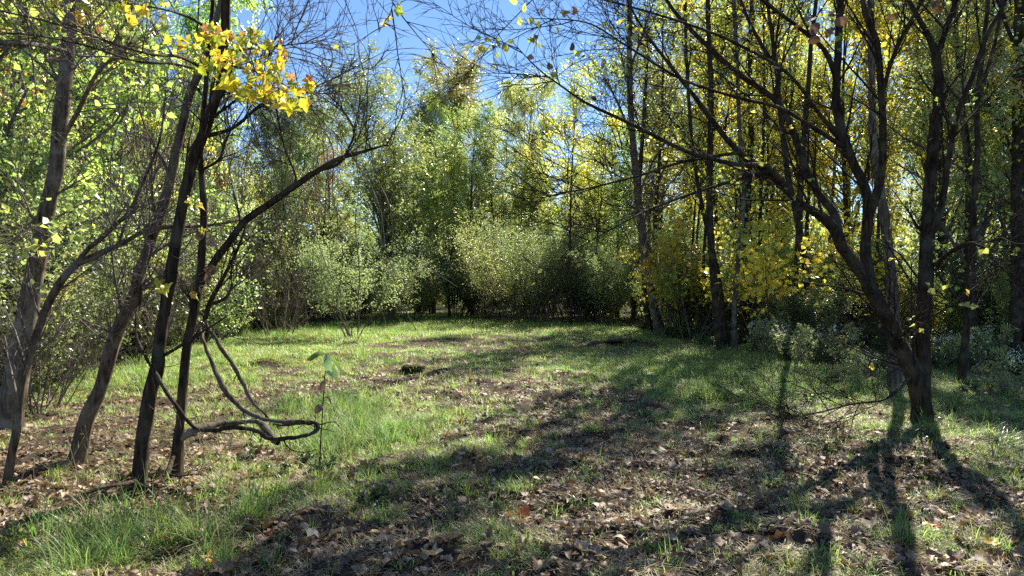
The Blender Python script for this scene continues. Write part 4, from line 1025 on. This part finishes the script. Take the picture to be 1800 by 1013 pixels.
LUSHC = lambda x, y: np.clip(blobs(x, y, LUSH), 0, 1.2)
short = hidden_collection('short_tuft', [tuft('t', 500 + i, 26, .085, .07, .0045, 'grass_green', .35, .7) for i in range(5)] + [tuft('t', 510 + i, 16, .12, .05, .005, 'grass_green', .25, .7) for i in range(3)])
coarse = hidden_collection('coarse_tuft', [tuft('t', 520 + i, 30, .10, .16, .009, 'grass_green', .35, .7) for i in range(5)])
tall = hidden_collection('tall_tuft', [tuft('t', 530 + i, 34, .30, .08, .0065, 'grass_lush', .2, .75) for i in range(5)])
dry = hidden_collection('dry_tuft', [tuft('t', 540 + i, 24, .11, .09, .0035, 'thatch', 1.15, .5) for i in range(5)])
dryfar = hidden_collection('dry_far_tuft', [tuft('t', 550 + i, 24, .13, .18, .008, 'thatch', 1.0, .5) for i in range(4)])

def grass_layer(name, coll, ncol, bands, prob, smin, smax, seed, hs=(.8, 1.3)):
    rng = rng_(seed); allp = []; s = []
    for y0, y1, dens, k in bands:
        p = wedge(rng, y0, y1, dens)
        keep = rng.uniform(0, 1, len(p)) < prob(p[:, 0], p[:, 1])
        p = p[keep]; allp.append(p); s.append(rng.uniform(smin, smax, len(p)) * k)
    p = np.concatenate(allp); s = np.concatenate(s); n = len(p)
    rot = np.zeros((n, 3)); rot[:, 2] = rng.uniform(0, 6.28, n); rot[:, :2] = rng.normal(0, .1, (n, 2))
    scl = np.stack([s, s, s * rng.uniform(hs[0], hs[1], n)], -1)
    cover_object(name, coll, p, rng.integers(0, ncol, n), (rot, 0), scl)
    return n

ng1 = grass_layer('short_grass', short, 8, [(2.2, 9, 260, 1), (9, 14, 130, 1.25)], lambda x, y: sstep(-.15, 1.0, cover(x, y) + (fbm(x * 4.5, y * 4.5, 71, 3) - .5) * 1.5), .6, 1.3, 601)
ng2 = grass_layer('meadow_grass', coarse, 5, [(13, 22, 55, 1), (22, 46, 26, 1.5)], lambda x, y: sstep(.05, .7, cover(x, y) + (fbm(x * 1.5, y * 1.5, 72, 3) - .5) * .7), .7, 1.3, 602)
rough = hidden_collection('rough_tuft', [tuft('t', 560 + i, 26, .24, .07, .006, ('grass_lush', 'grass_green', 'grass_dark', 'thatch')[i], .25, .8) for i in range(4)])
grass_layer('rough_grass', rough, 4, [(2.2, 10, 9, 1), (10, 22, 5, 1.1), (22, 42, 2.5, 1.4)], lambda x, y: sstep(.42, .75, fbm(x * 1.3, y * 1.3, 74, 3)) + sum(np.exp(-((x - c[0]) ** 2 + (y - c[1]) ** 2) / (c[2] * 1.3) ** 2) for c in CL[:10]), .45, 1.1, 606)
ng3 = grass_layer('tall_grass', tall, 5, [(2.2, 11, 70, 1), (11, 46, 16, 1.15)], lambda x, y: sstep(.30, .85, LUSHC(x, y) + (fbm(x * 2, y * 2, 73, 3) - .5) * .7 + .25 * np.exp(-np.abs(inside(x, y)) / .8)) * .8, .55, 1.25, 603)
ng4 = grass_layer('dry_thatch', dry, 5, [(2.2, 9, 160, 1), (9, 14, 70, 1.2)], lambda x, y: .35 + .5 * (1 - np.abs(cover(x, y) - .45) * 1.6).clip(0, 1), .6, 1.4, 604)
ng5 = grass_layer('dry_thatch_beyond', dryfar, 4, [(13, 24, 18, 1), (24, 46, 7, 1.5)], lambda x, y: .3 + .5 * (1 - np.abs(cover(x, y) - .5) * 1.6).clip(0, 1), .7, 1.3, 605)

kinds = ['maple', 'maple', 'oval', 'maple', 'oval', 'maple', 'oval', 'heart']
litter = hidden_collection('litter_leaf', [leaf_mesh('l', kinds[i], 'dead_litter', 700 + i, (.5, .9, .7, .4, 1.0, .8, .6, .4)[i], 12, tint=(.1, .25, .4, .55, .65, .75, .85, .5)[i]) for i in range(8)])
def litter_layer():
    rng = rng_(710); allp = []; s = []
    for y0, y1, dens, k in [(2.2, 7, 430, 1), (7, 13, 190, 1.0), (13, 30, 22, 1.2)]:
        p = wedge(rng, y0, y1, dens)
        c = cover(p[:, 0], p[:, 1])
        pr = .10 + .16 * np.exp(-np.maximum(p[:, 1] - 9, 0) / 6) + .62 * sstep(1.0, -.1, c + (fbm(p[:, 0] * 3.5, p[:, 1] * 3.5, 75, 3) - .5) * 1.3) * np.exp(-np.maximum(p[:, 1] - 9, 0) / 7) + .3 * sstep(.5, -1, inside(p[:, 0], p[:, 1]))
        p = p[rng.uniform(0, 1, len(p)) < pr]
        allp.append(p); s.append((.025 + .07 * rng.beta(1.6, 2.4, len(p))) * k)
    p = np.concatenate(allp); s = np.concatenate(s); n = len(p)
    rot = np.stack([rng.normal(0, .3, n), rng.normal(0, .3, n), rng.uniform(0, 6.28, n)], -1)
    cover_object('leaf_litter', litter, p, rng.integers(0, 8, n), (rot, rng.uniform(.004, .02, n)), np.stack([s, s, s], -1))
    return n
ng6 = litter_layer()

# ------------------------------------------------------------------ small countable things on the ground
def gfull(x, y):
    return float(gz(x, y)) + float(micro(x, y))

def fallen_leaves():
    rng = rng_(801)
    sets = {'brown': [leaf_mesh('fallen_leaf', kinds[i], 'dead_brown', 810 + i, (.6, 1.0, .8, .5, 1.1, .9)[i], 16) for i in range(6)],
            'tan': [leaf_mesh('fallen_leaf', kinds[i], 'dead_tan', 820 + i, (.6, 1.0, .6, .8)[i], 16) for i in range(4)],
            'orange': [leaf_mesh('fallen_leaf', ('oval', 'heart', 'maple')[i], 'dead_orange', 830 + i, 1.2, 16) for i in range(3)],
            'yellow': [leaf_mesh('fallen_leaf', 'maple', 'dead_yellow', 840 + i, .6, 16) for i in range(2)]}
    def one(x, y, size, colr, label, tip=None, grp=None):
        me = sets[colr][int(rng.integers(len(sets[colr])))]
        o = link('fallen_leaf', me, None, (x, y, gfull(x, y) + rng.uniform(.012, .03)))
        o.scale = (size,) * 3
        o.rotation_euler = (rng.normal(0, .3), rng.normal(0, .3), rng.uniform(0, 6.28)) if tip is None else tip
        tag(o, label, 'leaf', grp)
    special = [(910, 905, .095, 'orange', 'red-orange leaf standing on edge in the grass, brightest in the middle of the worn ground', (1.3, -.5, .3)),
               (1262, 752, .10, 'yellow', 'bright yellow leaf lying alone on dark ground near the dark forked tree', (.3, .2, 0)),
               (945, 803, .10, 'orange', 'rusty orange leaf caught upright behind a grass tuft on the worn ground', (1.0, .2, .5)),
               (1060, 818, .10, 'orange', 'orange-brown curled leaf glowing on the litter beside the worn strip', (.9, .3, 2)),
               (758, 735, .12, 'orange', 'orange leaf at the dark edge of the lush grass', (.8, .2, 1)),
               (356, 993, .12, 'yellow', 'golden yellow leaf lying in the dark grass below the leaning stems', (.3, .3, 1)),
               (1638, 922, .15, 'orange', 'long reddish leaf lying in the trunk shadow of the forked tree', (.3, .1, 1)),
               (1482, 968, .13, 'brown', 'round brown curled leaf with ribs showing beside the stem shadow', (.9, .0, .3)),
               (655, 885, .14, 'brown', 'large dark curled leaf pair at the foot of the lush grass', (.9, .3, .3)),
               (680, 945, .15, 'brown', 'crumpled dark brown leaf heap lying on the worn ground', (.6, .3, 1.3)),
               (765, 950, .14, 'orange', 'orange-brown leaf folded over in front of the dark grass tuft', (.5, .3, 2.3)),
               (985, 932, .14, 'tan', 'pale folded leaf close behind the red-orange leaf', (.6, .1, 1.9)),
               (22, 968, .14, 'orange', 'orange-gold leaf at the grassy corner below the stout trunk', (.4, .1, 1)),
               (1380, 715, .10, 'orange', 'orange leaf lying on pale grass between the trunk clump and the forked tree', (.8, .1, 1))]
    for px, py, s, c, lab, tip in special:
        x, y = ground_pt(px, py); one(x, y, s, c, lab, tip)
    n = 0; lab = {'brown': 'curled brown fallen leaf lying among the grass and litter', 'tan': 'pale tan fallen leaf lying among the grass and litter', 'orange': 'orange fallen leaf lying among the grass and litter', 'yellow': 'yellow fallen leaf lying among the grass and litter'}
    while n < 270:
        y = math.sqrt(rng.uniform(3.6 ** 2, 8.2 ** 2)); x = rng.uniform(-1, 1) * .76 * y
        if rng.uniform() > .15 + .85 * float(sstep(.85, .1, cover(x, y))):
            continue
        c = rng.choice(['brown', 'tan', 'orange', 'yellow'], p=[.57, .37, .045, .015])
        px, py = 900 + x / y * F, 506.5 + EYE * F / y
        z = ('among the leaning stems' if px < 330 and py < 860 else 'in the dark grass below the leaning stems' if px < 420 else 'along the lush grass' if px < 700 else
             'in the shadows of the forked tree' if px > 1350 and py > 790 else 'near the foot of the forked tree' if px > 1350 else 'on the worn strip' if py < 850 else 'on the shaded front of the worn strip')
        one(x, y, rng.uniform(.06, .115), c, lab[c].replace('among the grass and litter', z), None, c + ' leaves fallen ' + z); n += 1
fallen_leaves()

def clods():
    names = ['dark clod of torn turf %s' % w for w in ('beside the worn strip where the light changes', 'just beyond the light edge of the worn strip', 'in the far shade below the leaning trunk', 'in the shade before the rounded bush', 'in the shade near the straight thin trunk',
             'on the bright grass before the trunk clump', 'at the shaded bank near the trunk clump', 'lying on the sunny grass behind the stalk plant', 'at the rut behind the low vine loop', 'at the rut near the furrowed trunks')]
    spots = [(725, 657, .26, .13), (762, 645, .2, .07), (1092, 605, .5, .12), (1010, 603, .4, .08), (955, 616, .4, .08), (1145, 643, .22, .08), (1122, 680, .2, .09), (588, 635, .2, .06), (520, 642, .22, .06), (470, 647, .2, .06)]
    for i, ((px, py, r, h), lab) in enumerate(zip(spots, names)):
        if i not in (0, 2, 6):
            continue
        h *= .7
        x, y = ground_pt(px, py)
        th, ph = np.meshgrid(np.linspace(0, 2 * np.pi, 28, endpoint=False), np.linspace(.02, np.pi * .62, 12))
        d = np.stack([np.sin(ph) * np.cos(th), np.sin(ph) * np.sin(th), np.cos(ph)], -1)
        k = .65 + .5 * vnoise(d[..., 0] * 2.5 + i * 7, d[..., 1] * 2.5 + d[..., 2], 3) + .45 * (vnoise(d[..., 0] * 8 + i * 3, d[..., 1] * 8 + d[..., 2] * 5, 4) - .5) + .25 * (vnoise(d[..., 0] * 22, d[..., 1] * 22 + d[..., 2] * 14, 5) - .5)
        v = d * k[..., None] * np.array([r * 1.0, r * .7, h * .62])
        idx = np.arange(th.size).reshape(th.shape)
        q = np.stack([idx[:-1], idx[1:], np.roll(idx, -1, 1)[1:], np.roll(idx, -1, 1)[:-1]], -1).reshape(-1, 4)
        me = mesh_np('turf_clod', v.reshape(-1, 3), [q], {'cover': ('FLOAT', np.full(v.size // 3, .35))}, True, M['ground'])
        o = link('turf_clod', me, None, (x, y, gfull(x, y) - .02))
        tag(o, lab, 'clod')
clods()

def tuft_things():
    protos = {'dark': tuft('grass_tuft', 850, 70, .22, .10, .006, 'grass_dark', .35, .9), 'green': tuft('grass_tuft', 851, 55, .20, .10, .006, 'grass_lush', .4, .9), 'pale': tuft('grass_tuft', 852, 40, .20, .05, .005, 'grass_green', .15, .5)}
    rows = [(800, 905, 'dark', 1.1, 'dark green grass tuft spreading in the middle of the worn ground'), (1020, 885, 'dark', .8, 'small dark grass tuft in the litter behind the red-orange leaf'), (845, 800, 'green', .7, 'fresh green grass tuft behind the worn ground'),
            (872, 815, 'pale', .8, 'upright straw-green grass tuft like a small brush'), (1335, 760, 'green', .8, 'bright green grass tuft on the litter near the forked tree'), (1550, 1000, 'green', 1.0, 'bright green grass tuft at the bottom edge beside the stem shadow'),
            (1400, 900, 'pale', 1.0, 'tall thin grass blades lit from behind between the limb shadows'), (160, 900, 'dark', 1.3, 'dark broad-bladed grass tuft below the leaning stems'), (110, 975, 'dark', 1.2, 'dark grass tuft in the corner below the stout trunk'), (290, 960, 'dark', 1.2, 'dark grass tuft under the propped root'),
            (690, 910, 'green', .8, 'green grass tuft with dead leaf at its side'), (905, 860, 'green', .9, 'light green grass tuft just behind the red-orange leaf'), (1160, 860, 'green', .7, 'small green grass tuft at the litter strip'), (1760, 780, 'dark', 1.3, 'thick dark grass clump at the foot of the shaded wood edge'), (1650, 720, 'pale', 1.3, 'bright upright grass blades at the foot of the forked tree'), (1500, 890, 'pale', .9, 'sunlit grass blades between the two stem shadows')]
    for px, py, k, s, lab in rows:
        x, y = ground_pt(px, py)
        o = link('grass_tuft', protos[k], None, (x, y, gfull(x, y) - .01)); o.scale = (s, s, s); o.rotation_euler = (0, 0, px)
        tag(o, lab, 'grass tuft')
tuft_things()

def stalk_plant():
    x, y = ground_pt(562, 850)
    base = np.array([x, y, gfull(x, y)])
    root = thing('stalk_plant', 'single tall weed stalk with drooping pale green leaves at its top', 'plant', base)
    d = y
    P = np.array([at(562, 852, d), at(563, 790, d), at(566, 740, d), at(569, 690, d), at(572, 650, d), at(574, 622, d)]); W = np.array([.007, .006, .005, .0045, .004, .003])
    PP = resample(np.column_stack([P, W]), .03); g = Geo(); bark_tube(g, PP[:, :3], PP[:, 3], 7, rng_(861), .1)
    link('stem', g.mesh('stem', M['twig_dark'], True, base), root)
    def blade(pts, w, tint, nm, mat):
        C = catmull(np.array(pts) - base, 10); n = len(C)
        T = norm(np.gradient(C, axis=0)); s = norm(np.cross(T, np.array([.1, -1, .25])))
        pr = w * np.sin(np.linspace(.12, np.pi - .04, n)) ** .8
        nn = np.cross(s, T)
        V = np.stack([C - s * pr[:, None] + nn * pr[:, None] * .3, C, C + s * pr[:, None] + nn * pr[:, None] * .3], 1).reshape(-1, 3)
        i = np.arange(n - 1)[:, None] * 3
        q = np.concatenate([i + np.array([0, 1, 4, 3]), i + np.array([1, 2, 5, 4])])
        link(nm, mesh_np(nm, V, [q], {'tint': ('FLOAT', np.full(len(V), tint))}, True, M[mat]), root)
    t = at(573, 622, d)
    blade([t, at(560, 622, d), at(548, 630, d - .05), at(538, 634, d - .08)], .022, .1, 'leaf', 'leaf_pale')
    blade([t, at(576, 632, d - .05), at(577, 648, d - .08), at(584, 668, d - .08)], .032, .9, 'leaf', 'leaf_pale')
    blade([at(577, 640, d - .04), at(586, 650, d - .05), at(590, 662, d - .06), at(593, 672, d - .06)], .022, .4, 'leaf', 'leaf_pale')
    blade([t, at(585, 632, d + .04), at(596, 645, d + .06), at(605, 662, d + .05)], .014, .3, 'leaf', 'leaf_pale')
    blade([at(570, 668, d), at(568, 675, d - .03), at(566, 684, d - .04), at(567, 690, d - .04)], .026, .5, 'dead_leaf', 'dead_brown')
    blade([at(567, 712, d), at(562, 716, d - .03), at(558, 722, d - .04), at(556, 728, d - .04)], .03, .3, 'dead_leaf', 'dead_brown')
    blade([at(568, 700, d), at(575, 698, d), at(580, 704, d), at(583, 714, d)], .008, .2, 'dead_leaf', 'dead_brown')
stalk_plant()

def stalks():
    rng = rng_(871)
    for i in range(26):
        px, py = (rng.uniform(20, 420), rng.uniform(730, 900)) if i < 18 else (rng.uniform(420, 640), rng.uniform(760, 860))
        x, y = ground_pt(px, py); h = rng.uniform(.35, .95)
        P, R = grow(np.array([[0, 0, -.02]]), np.array([[rng.normal(0, .15), rng.normal(0, .15), 1]]), np.array([h]), np.array([.003]), 10, .06, 0, rng, .3)
        g = Geo(); tubes(g, P, R, 4)
        st, di, rd, t, b = spawn(P, R, 7, .4, 1, .3, .8, rng, .1)
        P2, R2 = grow(st, di, rng.uniform(.04, .14, len(st)), np.full(len(st), .0015), 4, .1, 0, rng); tubes(g, P2, R2, 3)
        o = link('weed_stalk', g.mesh('weed_stalk', M['thatch'], True), None, (x, y, gfull(x, y)))
        tag(o, 'thin dry straw-coloured weed stalk standing in the grass below the leaning stems', 'weed stalk', 'dry weed stalks below the leaning stems')
        PENDING.append((o, 'thin dry weed stalk', x, y))
    for i in range(22):
        px = rng.uniform(900, 1750); py = rng.uniform(720, 960)
        x, y = ground_pt(px, py); L = rng.uniform(.2, .7); a = rng.uniform(0, 6.28)
        P, R = grow(np.array([[0, 0, .02]]), np.array([[math.cos(a), math.sin(a), .03]]), np.array([L]), np.array([rng.uniform(.003, .007)]), 8, .1, 0, rng, .4)
        P[..., 2] = np.clip(P[..., 2], .01, .05)
        g = Geo(); tubes(g, P, R, 5)
        o = link('fallen_twig', g.mesh('fallen_twig', M['twig_grey'], True), None, (x, y, gfull(x, y)))
        tag(o, 'thin fallen twig lying on the leaf litter', 'twig', 'fallen twigs on the litter')
        PENDING.append((o, 'thin fallen twig on litter', x, y))
stalks()

HERB = {'herb': make_shrub(881, .24, 9, .9, 4, 3, 3, .05, 'leaf_darkgreen', base=.05, t0=.2, rr=.003, ratio=.42), 'aster': make_shrub(882, .85, 7, .45, 6, 3, 3, .06, 'leaf_greygreen', base=.12, t0=.25, rr=.005, ratio=.3)}
SHRUBS.update(HERB)
def herbs():
    rng = rng_(885)
    for i in range(30):
        px, py = [(rng.uniform(430, 680), rng.uniform(800, 930)), (rng.uniform(1120, 1500), rng.uniform(660, 730)), (rng.uniform(1560, 1800), rng.uniform(690, 780))][i % 3]
        x, y = ground_pt(px, py); s = rng.uniform(.35, .8)
        o = put('s', 'herb', x, y, s, rng.uniform(0, 6), 'small broad-leaved green herb growing up through the grass', 'plant', 'small broad-leaved herbs in the grass', 'herb')
        PENDING.append((o, 'small broad-leaved green herb', x, y))
    fl = Geo(); r2 = rng_(886)
    n = 45; a = r2.uniform(0, 6.28, n); rr = .32 * np.sqrt(r2.uniform(0, 1, n))
    pos = np.stack([np.cos(a) * rr, np.sin(a) * rr, .72 + r2.normal(0, .09, n) - rr * .3], -1)
    pos = np.repeat(pos, 4, 0) + r2.normal(0, .012, (n * 4, 3))
    kites(fl, pos, r2.normal(0, 1, (n * 4, 3)), r2.normal(0, .5, (n * 4, 3)) + np.array([0, 0, 1]), np.full(n * 4, .02), np.full(n * 4, .007), r2.uniform(0, 1, n * 4))
    fme = fl.mesh('flowers', M['flower_glint_white'])
    where = [(1368, 628, 'beside the trunk clump'), (1385, 655, 'in front of the golden maple'), (1420, 640, 'under the leaning limb'), (1470, 652, 'near the leaning limb of the dark tree'), (1520, 690, 'touching the dark forked trunk'), (1660, 640, 'behind the upright stem, standing for leaf highlights'), (1700, 655, 'at the slender dark sapling, standing for leaf highlights'), (1745, 640, 'before the thick edge trunk, standing for leaf highlights'), (1340, 640, 'at the grass edge by the clump'), (1780, 700, 'at the foot of the thick edge trunk')]  # from upright stem to edge trunk, white heads imitate bright highlights on leaves
    for px, py, w in where:
        x, y = ground_pt(px, py)
        o = put('s', 'aster', x, y, rng.uniform(.8, 1.2), rng.uniform(0, 6), 'wild aster with tiny white flower heads ' + w, 'wildflower', 'white wild asters along the wood edge', 'wild_aster')
        link('flowers', fme, o, kind='stuff')
herbs()
name_by_landmarks()
print('cover', ng1, ng2, ng3, ng4, ng5, ng6)
tri = sum(sum(p - 2 for p in [len(q.vertices) for q in []]) or (len(m.loops) - 2 * len(m.polygons)) for m in bpy.data.meshes)
print('triangles', tri, 'objects', len(bpy.data.objects))
